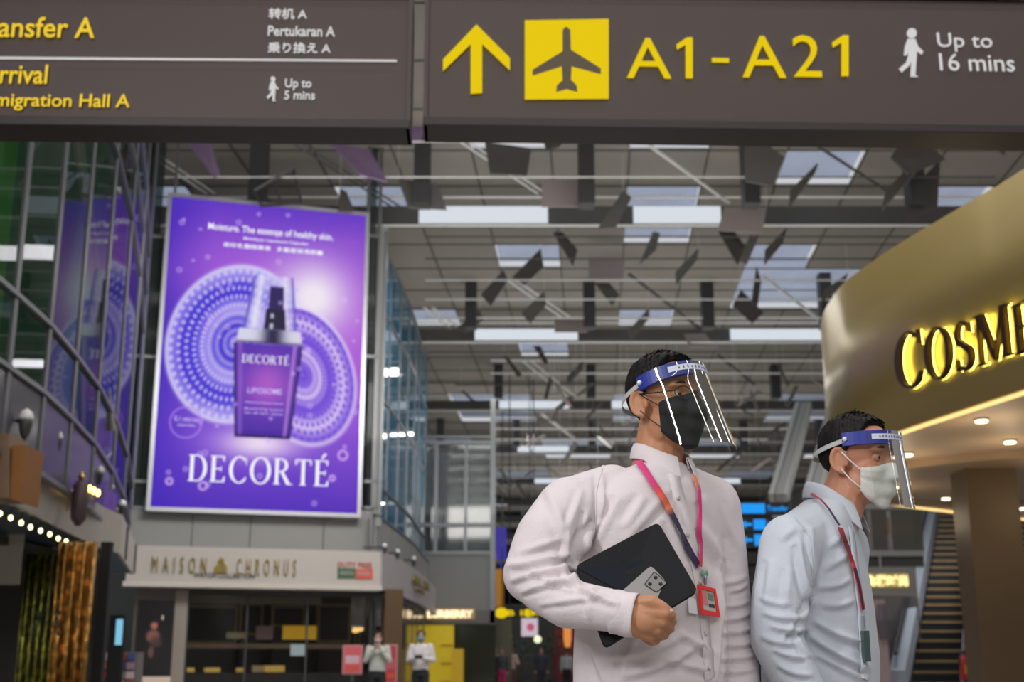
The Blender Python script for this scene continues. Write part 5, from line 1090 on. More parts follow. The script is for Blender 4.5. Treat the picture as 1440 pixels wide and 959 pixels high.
def visor(H, root, label_side, tilt=-20, length=.165, amax=62, front=.122, side=.093, flare=.16, piv=(0, 0, .03), band=.034):
    Rt = Matrix.Rotation(math.radians(tilt), 3, 'Y'); pv = Vector(piv)
    def W(a, z, r=0.0):
        f = 1+flare*max(0, -z)/length*.35; x = (front+r)*math.cos(a)*f+max(0, -z)*.06; y = (side+r)*math.sin(a)*f
        return H.w(pv+Rt @ Vector((x, y, z)))-root.location
    mb = MB(); na, nz = 40, 16; vs = []
    A = [math.radians(-amax+2*amax*i/na) for i in range(na+1)]
    for a in A:
        drop = length*(1-.10*abs(a/math.radians(amax))**4)
        for j in range(nz+1): vs.append(tuple(W(a, band-(drop+band)*j/nz)))
    mb.add(vs, [(i*(nz+1)+j, (i+1)*(nz+1)+j, (i+1)*(nz+1)+j+1, i*(nz+1)+j+1) for i in range(na) for j in range(nz)])
    vz = obj('face_shield', mb, M_shield, root, smooth=True); vz['label'] = 'clear curved plastic face shield with blue headband'
    def strip(name, a0, a1, z0, z1, r0, r1, m, par):
        mb = MB(); vs = []; n = 36
        for i in range(n+1):
            a = math.radians(a0+(a1-a0)*i/n)
            for r_, z in ((r1, z0), (r1, z1), (r0, z1), (r0, z0)): vs.append(tuple(W(a, z, r_)))
        mb.add(vs, [(4*i+j, 4*i+4+j, 4*i+4+(j+1) % 4, 4*i+(j+1) % 4) for i in range(n) for j in range(4)]+[(0, 1, 2, 3), tuple(4*n+j for j in (3, 2, 1, 0))])
        return obj(name, mb, m, par, smooth=False)
    strip('foam_band', -88, 88, 0, band, -.012, -.0005, M_foam, vz)
    strip('printed_label', *label_side, band*.30, band*.72, .0004, .0012, M_foamw, vz)
    n = 11   # label print: small marks
    for k in range(n):
        a = label_side[0]+(label_side[1]-label_side[0])*(.14+.72*k/n); strip('print_mark', a, a+1.9, band*.42, band*(.62 if k % 3 else .56), .0013, .0018, mat('label_ink', (.09, .1, .2), .5), vz)
    for s in (-1, 1):
        p = W(math.radians(s*84), band*.5, .002); obj('rivet', MB().ell(p, (.006, .006, .006), n=12, m=8), mat('rivet_white', (.7, .72, .8), .2), vz, smooth=True)
    # elastic strap round the back
    pts = []; zr = (H.R.transposed() @ (W(math.radians(84), band*.4)+root.location-H.c)).z
    for t in np.linspace(84, 276, 40):
        a = math.radians(t); k = math.sin(math.radians((t-84)/192*180)); pts.append(H.w((-.010+.108*math.cos(a), .0885*math.sin(a), zr*(1-k)+(zr-.034)*k))-root.location)
    pts[0] = W(math.radians(84), band*.45, -.001); pts[-1] = W(math.radians(-84), band*.45, -.001)
    mb = MB(); vs = []
    up = H.R @ Vector((0, 0, 1))
    for p in pts: q = (p-(H.c-root.location)); q = (q-up*q.dot(up)).normalized(); vs += [p-up*.006, p+up*.006, p+up*.006+q*.0012, p-up*.006+q*.0012]
    mb.add(vs, [(4*i+j, 4*i+4+j, 4*i+4+(j+1) % 4, 4*i+(j+1) % 4) for i in range(len(pts)-1) for j in range(4)])
    obj('elastic_strap', mb, mat('elastic_white', (.45, .46, .45), .7), vz)
    return vz
def collar(root, shirt, C, yaw, rx, ry, zb, zf, h, m, gap=26, tilt_f=.02, point=.055):
    """folded shirt collar: ring round the neck, open at the front, with two pointed leaves"""
    mb = MB(); vs = []; n = 56; f = Vector((math.cos(yaw), math.sin(yaw), 0)); l = Vector((-math.sin(yaw), math.cos(yaw), 0))
    for i in range(n+1):
        t = i/n; a = math.radians(gap+(360-2*gap)*t); ca, sa = math.cos(a), math.sin(a); front = max(0, ca)
        zz = zb+(zf-zb)*(.5+.5*ca)**1.6
        base = Vector(C)+f*(rx*ca)+l*(ry*sa); base.z = zz
        top = base+Vector((0, 0, h*(1-.25*front)))-(f*ca+l*sa)*.006
        e = min(t, 1-t)*n; pt = max(0, 1-e/11.0)
        out = top+(f*ca+l*sa)*(.014+.010*front); out.z -= h*.95+pt*point*.9; out += (f*.006-l*math.copysign(.008, -sa))*pt
        vs += [tuple(base), tuple(base.lerp(top, .6)), tuple(top), tuple(top.lerp(out, .12)+(f*ca+l*sa)*.003+Vector((0, 0, .002))), tuple(top.lerp(out, .5)+(f*ca+l*sa)*.004), tuple(out)]
    k = 6; mb.add(vs, [(k*i+j, k*(i+1)+j, k*(i+1)+j+1, k*i+j+1) for i in range(n) for j in range(k-1)])
    me = mb.mesh('collar'); o = body_part('collar', me, m, root, shirt); solid(o, .0022, 0); ss = o.modifiers.new('u', 'SUBSURF'); ss.levels = 1; ss.render_levels = 1; return o
M_skin = mat('skin_tan', (.46, .215, .11), .5, sss=.08, var=.08, scale=30); M_skin2 = mat('skin_warm', (.48, .215, .125), .5, sss=.08, var=.08, scale=30)
M_shirt = mat('pale_pink_white_shirt', (.66, .60, .62), .85, var=.02, scale=8, bump=.12, bscale=160, spec=.2); M_shirt2 = mat('pale_blue_white_shirt', (.52, .56, .62), .85, var=.02, scale=8, bump=.12, bscale=160, spec=.2)
M_trs = mat('charcoal_trousers', (.02, .021, .026), .8)
# ================================================================ taller man
YA = 3.0; RA = empty('person', (PY(915, 900, YA).x, YA, 0), 0, 'taller man in pinkish white shirt with black mask and face shield', 'person')
def A(u, v, dy=0.0): return PY(u, v, YA+dy)
yA_ = math.radians(40)     # chest turned to the right of the picture; loft yaw
def secA(v, hw, hd, u=915, dy=0): return (A(u, v, dy), hw, hd, yA_)
HA = Head(A(937, 567), math.radians(-90+39), math.radians(3), math.radians(0), 1.0)
mbh = HA.mb_world(head_prims(None)); neck = [HA.w((-.018, 0, -.05)), A(925, 650, .01), A(922, 700, .03)]
base = MB(); base.v = list(mbh.v); base.f = list(mbh.f); limb(base, neck, [.056, .060, .075])
me_h = remesh(base, .0035, 5); bvA = bvh_of(me_h)
full = MB(); full.v = list(base.v); full.f = list(base.f); e = HA.mb_world(ears_prims(MB())); full.add(e.v, e.f)
torA = [secA(652, .05, .05, 930, .01), secA(668, .115, .072, 926, .01), secA(684, .160, .092, 920), secA(708, .188, .108, 916), secA(745, .197, .120, 914), secA(800, .196, .128, 914), secA(860, .194, .136, 916), secA(930, .190, .140, 916), secA(1000, .185, .138, 916), secA(1080, .185, .135, 916)]
shR, elR, wrR = A(800, 718, -.10), A(748, 808, -.17), A(890, 866, -.285)
shL, elL, wrL = A(1000, 712, .10), A(1026, 880, .13), A(1044, 1030, .04)
core = [(c_, hw*.82, hd*.82, y_) for c_, hw, hd, y_ in torA[1:]]; loft(full, core)
hipZ = A(916, 1080).z
limb(full, [shR, elR, A(800, 850, -.235), wrR], [.042, .032, .028, .026]); limb(full, [shL, elL, wrL], [.042, .034, .027])
f_ = Vector((math.sin(math.radians(40)), -math.cos(math.radians(40)), 0)); r_ = Vector((-math.cos(math.radians(40)), -math.sin(math.radians(40)), 0))
ctr = Vector((A(916, 1080).x, YA, 0))
for s in (-1, 1):
    h_ = ctr+r_*s*.09+Vector((0, 0, hipZ)); k_ = ctr+r_*s*.10+f_*(.03+.08*s)+Vector((0, 0, .5)); a_ = ctr+r_*s*.10+f_*(.10*s-.02)+Vector((0, 0, .09)); limb(full, [h_, k_, a_], [.085, .052, .036])
    full.ell(a_+f_*.06+Vector((0, 0, -.045)), (.05, .05, .035))
# right hand: palm, thumb and four fingers closing round the tablet edge
def hand(mb, pts):
    for P, rs in pts:
        limb(mb, P, rs, 10)
    return mb
hmb = MB()
wr = A(880, 864, -.300)
kn = [A(936, 863, -.322), A(932, 875, -.315), A(924, 886, -.305), A(914, 895, -.292)]
for i, k in enumerate(kn): limb(hmb, [wr.lerp(A(884, 858+i*9, -.30), .8), k], [.021 if i in (1, 2) else .019, .0125], 10)
hmb.ell(A(908, 872, -.308), (.034, .020, .028)); limb(hmb, [wrR, A(895, 868, -.30)], [.027, .026])
for i, k in enumerate(kn):
    d1 = [A(946, 873, -.292), A(943, 884, -.285), A(935, 894, -.276), A(923, 902, -.268)][i]; d2 = [A(938, 880, -.262), A(934, 889, -.257), A(926, 897, -.252), A(915, 904, -.248)][i]; d3 = [A(924, 874, -.247), A(920, 883, -.243), A(913, 890, -.24), A(905, 898, -.238)][i]
    limb(hmb, [k, d1, d2, d3], [.0118-.0007*i, .0102-.0006*i, .009-.0005*i, .0078-.0005*i], 10)
limb(hmb, [A(897, 848, -.300), A(917, 846, -.318), A(934, 854, -.322), A(946, 864, -.318)], [.0165, .0145, .0105, .0088], 10)
full.add(hmb.v, hmb.f)
me_b = remesh(full, .0035, 3, .5); eyes_push(me_b, HA)
bodyA = body_part('body', me_b, M_skin, RA); eyes(HA, RA, bodyA, .35)
nail = MB().ell(A(944, 859, -.328)-RA.location, (.0055, .002, .004), n=10, m=6); obj('thumb_nail', nail, mat('nail', (.55, .36, .28), .3), bodyA, smooth=True)
hm, _ = hair_mesh(bvA, HA, 49, .017, .006, 2); sm = strands(hm, HA, 5200, 4)
hairA = body_part('hair', hm, M_hair, RA); solid(hairA, .004, -1); tag(body_part('hair_strand', sm, M_hair, RA, hairA), kind='stuff')
mk, V = mask(bvA, HA, 60, -64, -1, .006, .0012, .010)
maskA = body_part('face_mask', mk, mat('black_mask', (.009, .009, .011), .8, bump=.1, bscale=120), RA); solid(maskA, .0015, 1); maskA['label'] = 'black cloth face mask'
for s, i in ((-1, 0), (1, 60)):
    er = HA.w((-.004, s*.086, .012)); eb = HA.w((-.004, s*.085, -.028))
    for p, q in ((Vector(V[i, 38]), er), (Vector(V[i, 6]), eb)):
        mid = p.lerp(q, .5)+(p.lerp(q, .5)-HA.w((0.02, 0, -.02))).normalized()*.004; obj('ear_loop', MB().tube([x-RA.location for x in (p, mid, q)], .0013, 6), M_black, maskA)
gl = MB(); 
for s in (-1, 1):
    pts = [HA.w((.091+.002*math.cos(a)-.006*abs(math.cos(a)) if False else .091-.009*max(0, math.cos(a)), s*(.032+.024*math.cos(a)), .002+.016*math.sin(a)))-RA.location for a in np.linspace(0, 2*math.pi, 24)]
    gl.tube(pts, .0012, 6, False); gl.tube([HA.w((.084, s*.057, .006))-RA.location, HA.w((.05, s*.074, .006))-RA.location, HA.w((-.005, s*.084, .012))-RA.location], .0016, 6)
gl.tube([HA.w((.0935, -.008, .006))-RA.location, HA.w((.098, 0, .009))-RA.location, HA.w((.0935, .008, .006))-RA.location], .0013, 6)
glo = obj('glasses', gl, mat('dark_metal_frame', (.03, .03, .03), .3, .6), RA, smooth=True)
visor(HA, RA, (-46, 50), tilt=-15, length=.188, piv=(0, 0, .016), front=.120)
# shirt
smb = MB(); loft(smb, torA, 36)
limb(smb, [shR, A(770, 760, -.15), elR, A(800, 848, -.235), A(872, 861, -.283)], [.078, .073, .064, .054, .042], 18)
limb(smb, [shL, A(1016, 790, .13), elL, A(1038, 950, .1), wrL], [.072, .062, .056, .052, .045], 18)
limb(smb, [A(860, 690, -.05), shR], [.062, .074]); limb(smb, [A(968, 690, .05), shL], [.06, .07]); limb(smb, [shR+Vector((.03, 0, .0)), A(850, 760, -.03)], [.07, .08])
smb.ell(A(803, 802, -.125), (.045, .04, .04)); smb.ell(A(820, 790, -.08), (.05, .05, .05))
me_s = remesh(smb, .0052, 10, .6)
lownoise(me_s, .004, 9, 3, (1, 1, .7))
folds(me_s, [
 (716, 795, 800, 778, 7, .008, 4), (722, 815, 850, 800, 6, .008, -8), (728, 778, 790, 758, 6, .004), (735, 832, 865, 818, 5, .007, -8), (790, 800, 870, 850, 5, .006, 8), (760, 850, 850, 838, 5, .004), (838, 822, 828, 868, 5, .003, 4), (745, 800, 812, 830, 5, .004, 5),
 (770, 690, 800, 800, 9, .004, -6), (840, 735, 805, 795, 6, .010, 4), (845, 668, 838, 760, 6, .005, -5), (870, 700, 838, 770, 6, .004), (826, 720, 812, 790, 5, .005), (905, 700, 880, 740, 8, .004), (800, 745, 790, 792, 5, .003),
 (985, 740, 1020, 800, 9, .007), (990, 700, 1018, 750, 9, .004), (1000, 800, 1010, 880, 6, .005), (960, 700, 975, 790, 7, .003), (940, 730, 968, 800, 6, .003),
 (1018, 852, 1052, 846, 4, .004, 3), (1016, 872, 1056, 862, 4, .005, 3), (1015, 890, 1060, 882, 4, .006, 3), (1020, 908, 1060, 902, 4, .006, 3), (1016, 926, 1062, 920, 4, .006, 3), (1018, 945, 1062, 940, 4, .005, 3), (1010, 820, 1048, 812, 5, .004, 3),
 (860, 925, 960, 895, 8, .006, 6), (880, 950, 985, 905, 8, .006, 6), (955, 890, 1005, 920, 6, .005), (830, 905, 850, 959, 6, .004), (930, 925, 1000, 945, 6, .005), (1005, 700, 1040, 770, 7, .003),
 (1016, 790, 1012, 959, 4, -.012), (1024, 830, 1050, 822, 4, .005, 3), (905, 860, 870, 959, 7, .004), (950, 860, 940, 900, 6, .005), (818, 690, 800, 740, 6, .003), (880, 760, 940, 690, 8, .003)])
bvS = bvh_of(me_s)
shirtA = body_part('shirt', me_s, M_shirt, RA); shirtA['label'] = 'pinkish white long-sleeved shirt'
# cuff
cw = [A(876, 862, -.286), A(897, 865, -.297)]
cd = (cw[1]-cw[0]).normalized(); cu = Vector((0, 0, 1)); cu = (cu-cd*cu.dot(cd)).normalized(); cs = cd.cross(cu)
mb = MB(); vs = []
for i in range(9):
    p = A(862, 860, -.279).lerp(A(895, 866, -.297), i/8)
    for k in range(32): a = 2*math.pi*k/32; r0 = .040+.001*math.sin(3*a+i); vs.append(tuple(p+cu*math.cos(a)*r0*1.12+cs*math.sin(a)*r0*.92))
mb.add(vs, [(i*32+k, (i+1)*32+k, (i+1)*32+(k+1) % 32, i*32+(k+1) % 32) for i in range(8) for k in range(32)]); cf_ = body_part('cuff', mb, M_shirt, RA, shirtA); solid(cf_, .002, 0)
collar(RA, shirtA, A(931, 650, .01), math.radians(-50), .070, .066, A(931, 645).z, A(931, 664).z, .042, M_shirt, 14)
# placket and buttons
mb, PP = ribbon(bvS, [(947, 668), (962, 730), (978, 790), (988, 850), (994, 905), (998, 955)], .034, .0006, 60, .0010); body_part('placket', mb, M_shirt, RA, shirtA)
for u, v in ((952, 700), (966, 752), (983, 818), (991, 890), (996, 940)):
    h = ray_on(bvS, u, v)
    if h[0]: 
        q = h[1].to_track_quat('Z', 'Y').to_matrix(); mb = MB().lathe([(.0052, 0), (.0052, .003), (.004, .0035)], 12); mb.v = [tuple(h[0]+h[1]*.003+q @ Vector(p)) for p in mb.v]; body_part('button', mb, mat('button_pearl', (.55, .52, .5), .3), RA, shirtA)
# seams at the shoulder
mb, _ = ribbon(bvS, [(848, 655), (838, 690), (838, 730), (832, 770)], .004, .0008, 40, .0008); body_part('shoulder_seam', mb, M_shirt, RA, shirtA)
# trousers and shoes
tr = MB(); loft(tr, [(A(916, 1065), .192, .142, yA_), (A(916, 1110), .190, .140, yA_), (A(916, 1180), .185, .135, yA_)])
sh = MB()
for s in (-1, 1):
    h_ = ctr+r_*s*.09+Vector((0, 0, hipZ-.02)); k_ = ctr+r_*s*.10+f_*(.03+.08*s)+Vector((0, 0, .5)); a_ = ctr+r_*s*.10+f_*(.10*s-.02)+Vector((0, 0, .10)); limb(tr, [h_, k_, a_], [.105, .08, .065])
    mb = MB(); ft_ = a_; limb(mb, [Vector((ft_.x, ft_.y, .055))-f_*.05, Vector((ft_.x, ft_.y, .05))+f_*.08, Vector((ft_.x, ft_.y, .04))+f_*.16], [.045, .045, .036]); mb.v = [(x, y, max(0, z)) for x, y, z in mb.v]; body_part('shoe', remesh(mb, .006, 3), M_black, RA)
body_part('trousers', remesh(tr, .01, 5), M_trs, RA)
# lanyard and badge
def vcol_strap(name, mb, stops, root, parent):
    me = mb.mesh(name); o = body_part(name, me, vmat('strap_print', 0, 1, .6), root, parent); at = me.color_attributes.new('Col', 'FLOAT_COLOR', 'POINT'); n = len(me.vertices)//4; cc = np.ones((n, 4, 4))
    for i in range(n):
        t = i/(n-1)
        for (t0, ca), (t1, cb_) in zip(stops[:-1], stops[1:]):
            if t0 <= t <= t1: k = (t-t0)/(t1-t0); col = [a*(1-k)+b*k for a, b in zip(ca, cb_)]
        for j in range(4): cc[i, j, :3] = col if j in (1, 2) else [x*.75 for x in col]
    at.data.foreach_set('color', cc.ravel())
    for p in me.polygons: p.use_smooth = False
    return o
pk, rd_, og, nv_, bl = (.72, .04, .22), (.75, .05, .06), (.85, .22, .08), (.035, .02, .06), (.05, .04, .12)
mb, _ = ribbon(bvS, [(881, 628), (894, 646), (912, 676), (930, 702), (946, 735), (962, 768), (977, 795)], .017, .009, 70, .0015)
lan = empty('lanyard', RA.location, 0, 'pink, red and navy lanyard with red-framed badge on the taller man', 'lanyard'); 
vcol_strap('strap', mb, [(0, pk), (.2, pk), (.3, rd_), (.45, og), (.52, nv_), (1, nv_)], lan, lan)
mb, _ = ribbon(bvS, [(972, 672), (979, 690), (980, 730), (981, 765), (980, 797)], .012, .009, 50, .0015); vcol_strap('strap', mb, [(0, og), (.15, og), (.25, pk), (.8, pk), (1, rd_)], lan, lan)
def on(u, v, off=.012):
    h = ray_on(bvS, u, v); return h[0]+h[1]*off
c0 = on(984, 803); c1_ = on(986, 824)
o = obj('clip', MB().tube([c0-lan.location, c0.lerp(c1_, .5)-lan.location, c1_-lan.location], [.004, .0055, .003], 8), M_steel, lan); obj('clip_reel', MB().ell(c0.lerp(c1_, .2)-lan.location, (.009, .005, .009), n=14, m=8), mat('reel_green', (.15, .28, .2), .3), o)
bd = on(993, 848, .014); fx = Vector((.86, -.18, -.12)).normalized(); 
p00, p10, p11, p01 = [on(*q, .012) for q in ((978, 864), (1010, 869), (1001, 829), (974, 823))]
def quadlerp(a, b): return p00*(1-a)*(1-b)+p10*a*(1-b)+p11*a*b+p01*(1-a)*b
nq = (p10-p00).cross(p01-p00).normalized(); nq = nq if nq.y < 0 else -nq
def patch(a0, a1, b0, b1, t0, t1):
    c_ = [quadlerp(a, b)-lan.location for a, b in ((a0, b0), (a1, b0), (a1, b1), (a0, b1))]
    return MB().add([p+nq*t0 for p in c_]+[p+nq*t1 for p in c_], [(3, 2, 1, 0), (4, 5, 6, 7), (0, 1, 5, 4), (1, 2, 6, 5), (2, 3, 7, 6), (3, 0, 4, 7)])
hol = obj('badge_holder', patch(.02, .98, .02, .98, 0, .002), mat('badge_back', (.45, .06, .05), .4), lan)
for q in ((0, 1, 0, .16), (0, 1, .86, 1), (0, .13, .16, .86), (.87, 1, .16, .86)): obj('frame_side', patch(*q, .0, .006), mat('badge_red', (.75, .035, .03), .35), hol)
obj('card', patch(.13, .87, .16, .86, .002, .003), mat('card_pale', (.42, .48, .42), .4), hol); obj('photo', patch(.18, .45, .35, .8, .003, .0036), mat('card_photo', (.6, .2, .2), .4), hol); obj('printed_bar', patch(.5, .82, .55, .78, .003, .0036), mat('card_green', (.1, .25, .15), .4), hol); obj('printed_bar', patch(.5, .82, .3, .42, .003, .0036), M_dgrey, hol)
obj('white_card', patch(-.5, -.05, .0, .5, -.004, -.003), mat('paper_white', (.72, .7, .74), .6), hol)
# tablet in case and phone
T4 = [A(809, 797, -.215), A(850, 913, -.255), A(981, 833, -.245), A(925, 736, -.19)]
tb = empty('tablet_case', (T4[0]+T4[2])/2, 0, 'black tablet case held against the shirt by the taller man', 'tablet case'); To = Vector(tb.location)
def roundquad(P, r, k=5):
    out = []
    for i in range(4):
        p, a, b = P[i], P[i-1], P[(i+1) % 4]; da = (a-p).normalized()*r; db = (b-p).normalized()*r
        for j in range(k+1): t = j/k; out.append(p+da*(1-t)**2+db*t**2)
    return out
def plate(P, n, t0, t1): 
    k = len(P); return MB().add([p+n*t0 for p in P]+[p+n*t1 for p in P], [tuple(range(k-1, -1, -1)), tuple(range(k, 2*k))]+[(i, (i+1) % k, (i+1) % k+k, i+k) for i in range(k)])
tn = (T4[1]-T4[0]).cross(T4[3]-T4[0]).normalized(); tn = tn if tn.y < 0 else -tn
rq = [p-To for p in roundquad(T4, .014)]
M_case = mat('case_black', (.007, .007, .009), .6, bump=.15, bscale=200, spec=.2)
obj('back_cover', plate(rq, tn, -.006, 0), M_case, tb, bevel=.0015); obj('tablet', plate([p*.985 for p in rq], tn, 0, .006), mat('tablet_edge', (.03, .03, .035), .3), tb)
obj('front_cover', plate(rq, tn, .006, .011), M_case, tb, bevel=.0015)
def onT(u, v, off):   # pixel to point on the case front
    r = ray(u, v); P0 = T4[0]+tn*off; return CAM+r*((P0-CAM).dot(tn)/r.dot(tn))
flap = [onT(*q, .0115)-To for q in ((812, 799), (925, 786), (945, 790), (978, 833), (950, 848), (880, 836))]
obj('folded_flap', plate(flap, tn, 0, .0015), mat('flap_blue_black', (.005, .007, .015), .5, spec=.15), tb)
ph = [onT(*q, .0135) for q in ((868, 838), (936, 868), (950, 833), (915, 796))]
pho = empty('smartphone', (ph[0]+ph[2])/2, 0, 'pale grey smartphone with square camera bump held on the tablet case', 'phone'); Po = Vector(pho.location)
obj('body', plate([p-Po for p in roundquad(ph, .009)], tn, 0, .007), mat('phone_grey', (.25, .235, .23), .35), pho, bevel=.001)
cb_ = [onT(*q, .0205)-Po for q in ((906, 822), (923, 833), (938, 820), (920, 804))]
bump_ = obj('camera_bump', plate(roundquad(cb_, .004), tn, 0, .0015), mat('bump_grey', (.17, .16, .15), .3), pho)
obj('bump_rim', MB().tube([p+tn*.0015 for p in roundquad(cb_, .004)]+[roundquad(cb_, .004)[0]+tn*.0015], .0009, 5), M_black, bump_)
for u, v in ((922, 812), (914, 821), (929, 821)): obj('lens', MB().ell(onT(u, v, .0225)-Po, (.0042, .002, .0042), n=12, m=6), mat('lens_dark', (.02, .02, .025), .1), bump_)
# ================================================================ shorter man
YB_ = 3.25; RB = empty('person', (PY(1150, 900, YB_).x, YB_, 0), 0, 'shorter man in pale blue-white shirt with white mask and face shield', 'person')
def B(u, v, dy=0.0): return PY(u, v, YB_+dy)
aB = math.radians(68); yB_ = aB
def secB(v, hw, hd, u=1150, dy=0): return (B(u, v, dy), hw, hd, yB_)
HB = Head(B(1206, 648), math.radians(-90+49), math.radians(-4), 0, .98)
mbh = HB.mb_world(head_prims(None)); base = MB(); base.v = list(mbh.v); base.f = list(mbh.f)
limb(base, [HB.w((-.022, 0, -.05)), B(1178, 722, .0), B(1160, 770, .02)], [.056, .060, .072])
me_h = remesh(base, .0035, 5); bvB = bvh_of(me_h)
full = MB(); full.v = list(base.v); full.f = list(base.f); e = HB.mb_world(ears_prims(MB())); full.add(e.v, e.f)
torB = [secB(700, .05, .05, 1166), secB(718, .105, .072, 1156), secB(736, .152, .096, 1148), secB(762, .180, .112, 1145), secB(805, .190, .125, 1146), secB(860, .188, .134, 1150), secB(920, .185, .140, 1154), secB(985, .180, .138, 1154), secB(1060, .178, .135, 1152)]
loft(full, [(c_, hw*.82, hd*.82, y_) for c_, hw, hd, y_ in torB[1:]])
s1, e1_, w1 = B(1112, 768, -.17), B(1092, 900, -.22), B(1150, 1010, -.24)
s2, e2_, w2 = B(1185, 770, .17), B(1180, 900, .2), B(1215, 1010, .16)
limb(full, [s1, e1_, w1], [.042, .034, .027]); limb(full, [s2, e2_, w2], [.042, .034, .027])
fB = Vector((math.sin(aB), -math.cos(aB), 0)); rB = Vector((-math.cos(aB), -math.sin(aB), 0))
for w_ in (w1, w2):
    dd = (fB*.6+Vector((0, 0, -.8))).normalized(); limb(full, [w_, w_+dd*.07], [.027, .032])
    for i in range(4): b0_ = w_+dd*.08+rB*(.024-.016*i)*1.0; limb(full, [b0_, b0_+dd*.04, b0_+dd*.06-fB*.02], [.0095, .0085, .0075], 8)
    limb(full, [w_+dd*.03+fB*.02, w_+dd*.06+fB*.045, w_+dd*.09+fB*.05], [.014, .011, .009], 8)
cB = Vector((B(1152, 1060).x, YB_, 0)); hz = B(1152, 1060).z
for s in (-1, 1):
    h_ = cB+rB*s*.09+Vector((0, 0, hz)); k_ = cB+rB*s*.09+fB*(.04+.12*s)+Vector((0, 0, .46)); a_ = cB+rB*s*.09+fB*(.20*s-.02)+Vector((0, 0, .09)); limb(full, [h_, k_, a_], [.082, .05, .036])
me_b = remesh(full, .0035, 3, .5); eyes_push(me_b, HB)
bodyB = body_part('body', me_b, M_skin2, RB); eyes(HB, RB, bodyB, .2)
hm, _ = hair_mesh(bvB, HB, 49, .016, .006, 9); sm = strands(hm, HB, 5200, 11)
hairB = body_part('hair', hm, M_hair, RB); solid(hairB, .004, -1); tag(body_part('hair_strand', sm, M_hair, RB, hairB), kind='stuff')
mk, V = mask(bvB, HB, 58, -64, -10, .006, .0016, .012)
maskB = body_part('face_mask', mk, mat('white_mask', (.62, .60, .57), .8, bump=.1, bscale=120), RB); solid(maskB, .0015, 1); maskB['label'] = 'white pleated face mask'
for s, i in ((-1, 0), (1, 60)):
    er = HB.w((-.004, s*.087, .014)); eb = HB.w((-.004, s*.086, -.030))
    for p, q in ((Vector(V[i, 40]), er), (Vector(V[i, 5]), eb)):
        mid = p.lerp(q, .5)+(p.lerp(q, .5)-HB.w((0.02, 0, -.02))).normalized()*.005; obj('ear_loop', MB().tube([x-RB.location for x in (p, mid, q)], .0017, 6), mat('loop_white', (.7, .7, .7), .6), maskB)
visor(HB, RB, (-50, 22), tilt=-6, length=.165, amax=58, flare=.12, piv=(0, 0, .026), front=.118)
smb = MB(); loft(smb, torB, 36)
limb(smb, [s1, B(1098, 840, -.21), e1_, B(1120, 955, -.235), w1+Vector((-.01, 0, .03))], [.076, .068, .060, .054, .046], 18)
limb(smb, [s2, e2_, w2+Vector((-.01, 0, .03))], [.072, .058, .045], 16)
limb(smb, [B(1145, 740, -.08), s1], [.062, .072]); limb(smb, [B(1165, 740, .08), s2], [.06, .07]); limb(smb, [s1+Vector((.03, .03, 0)), B(1150, 800, -.06)], [.07, .08])
me_s = remesh(smb, .0052, 10, .6); lownoise(me_s, .004, 9, 8, (1, 1, .7))
folds(me_s, [
 (1140, 745, 1150, 830, 6, .005, 3), (1125, 765, 1142, 850, 6, .007, 4), (1148, 840, 1128, 870, 5, .006), (1098, 760, 1118, 742, 6, .003), (1150, 825, 1195, 815, 6, .005, 4), (1155, 850, 1200, 845, 6, .005, 4), (1148, 875, 1215, 905, 6, .007, 3), (1140, 895, 1220, 940, 6, .008, 3), (1150, 920, 1215, 955, 6, .005), (1160, 800, 1195, 780, 6, .004), (1165, 770, 1190, 750, 6, .003),
 (1075, 862, 1125, 868, 5, .006, 4), (1085, 880, 1135, 884, 5, .007, 4), (1072, 895, 1120, 905, 5, .005, 4), (1088, 912, 1135, 925, 5, .006, 4), (1095, 935, 1140, 950, 5, .006, 4), (1068, 840, 1110, 850, 5, .004, 3), (1100, 900, 1120, 870, 4, .005), (1120, 890, 1142, 925, 4, .006, 5), (1085, 790, 1078, 850, 8, .004), (1110, 800, 1105, 850, 7, .003)])
bvT = bvh_of(me_s); shirtB = body_part('shirt', me_s, M_shirt2, RB); shirtB['label'] = 'pale blue-white long-sleeved shirt'
collar(RB, shirtB, B(1171, 715, 0), math.radians(-28), .066, .062, B(1160, 702).z, B(1160, 730).z, .046, M_shirt2, 22, point=.04)
mb, _ = ribbon(bvT, [(1196, 745), (1203, 800), (1210, 860), (1214, 920), (1216, 955)], .03, .0016, 60, .0016); body_part('placket', mb, M_shirt2, RB, shirtB)
mb, _ = ribbon(bvT, [(1118, 728), (1138, 752), (1143, 800), (1138, 845)], .004, .0008, 40, .0008); body_part('shoulder_seam', mb, M_shirt2, RB, shirtB)
tr = MB(); loft(tr, [(B(1152, 1040), .185, .142, yB_), (B(1152, 1090), .184, .140, yB_), (B(1152, 1150), .178, .132, yB_)])
for s in (-1, 1):
    h_ = cB+rB*s*.09+Vector((0, 0, hz-.02)); k_ = cB+rB*s*.09+fB*(.04+.12*s)+Vector((0, 0, .46)); a_ = cB+rB*s*.09+fB*(.20*s-.02)+Vector((0, 0, .10)); limb(tr, [h_, k_, a_], [.10, .078, .062])
    mb = MB(); limb(mb, [Vector((a_.x, a_.y, .055))-fB*.05, Vector((a_.x, a_.y, .05))+fB*.08, Vector((a_.x, a_.y, .04))+fB*.16], [.045, .045, .036]); mb.v = [(x, y, max(0, z)) for x, y, z in mb.v]; body_part('shoe', remesh(mb, .006, 3), M_black, RB)
body_part('trousers', remesh(tr, .01, 5), M_trs, RB)
lb = empty('lanyard', RB.location, 0, 'red and black lanyard worn by the shorter man', 'lanyard')
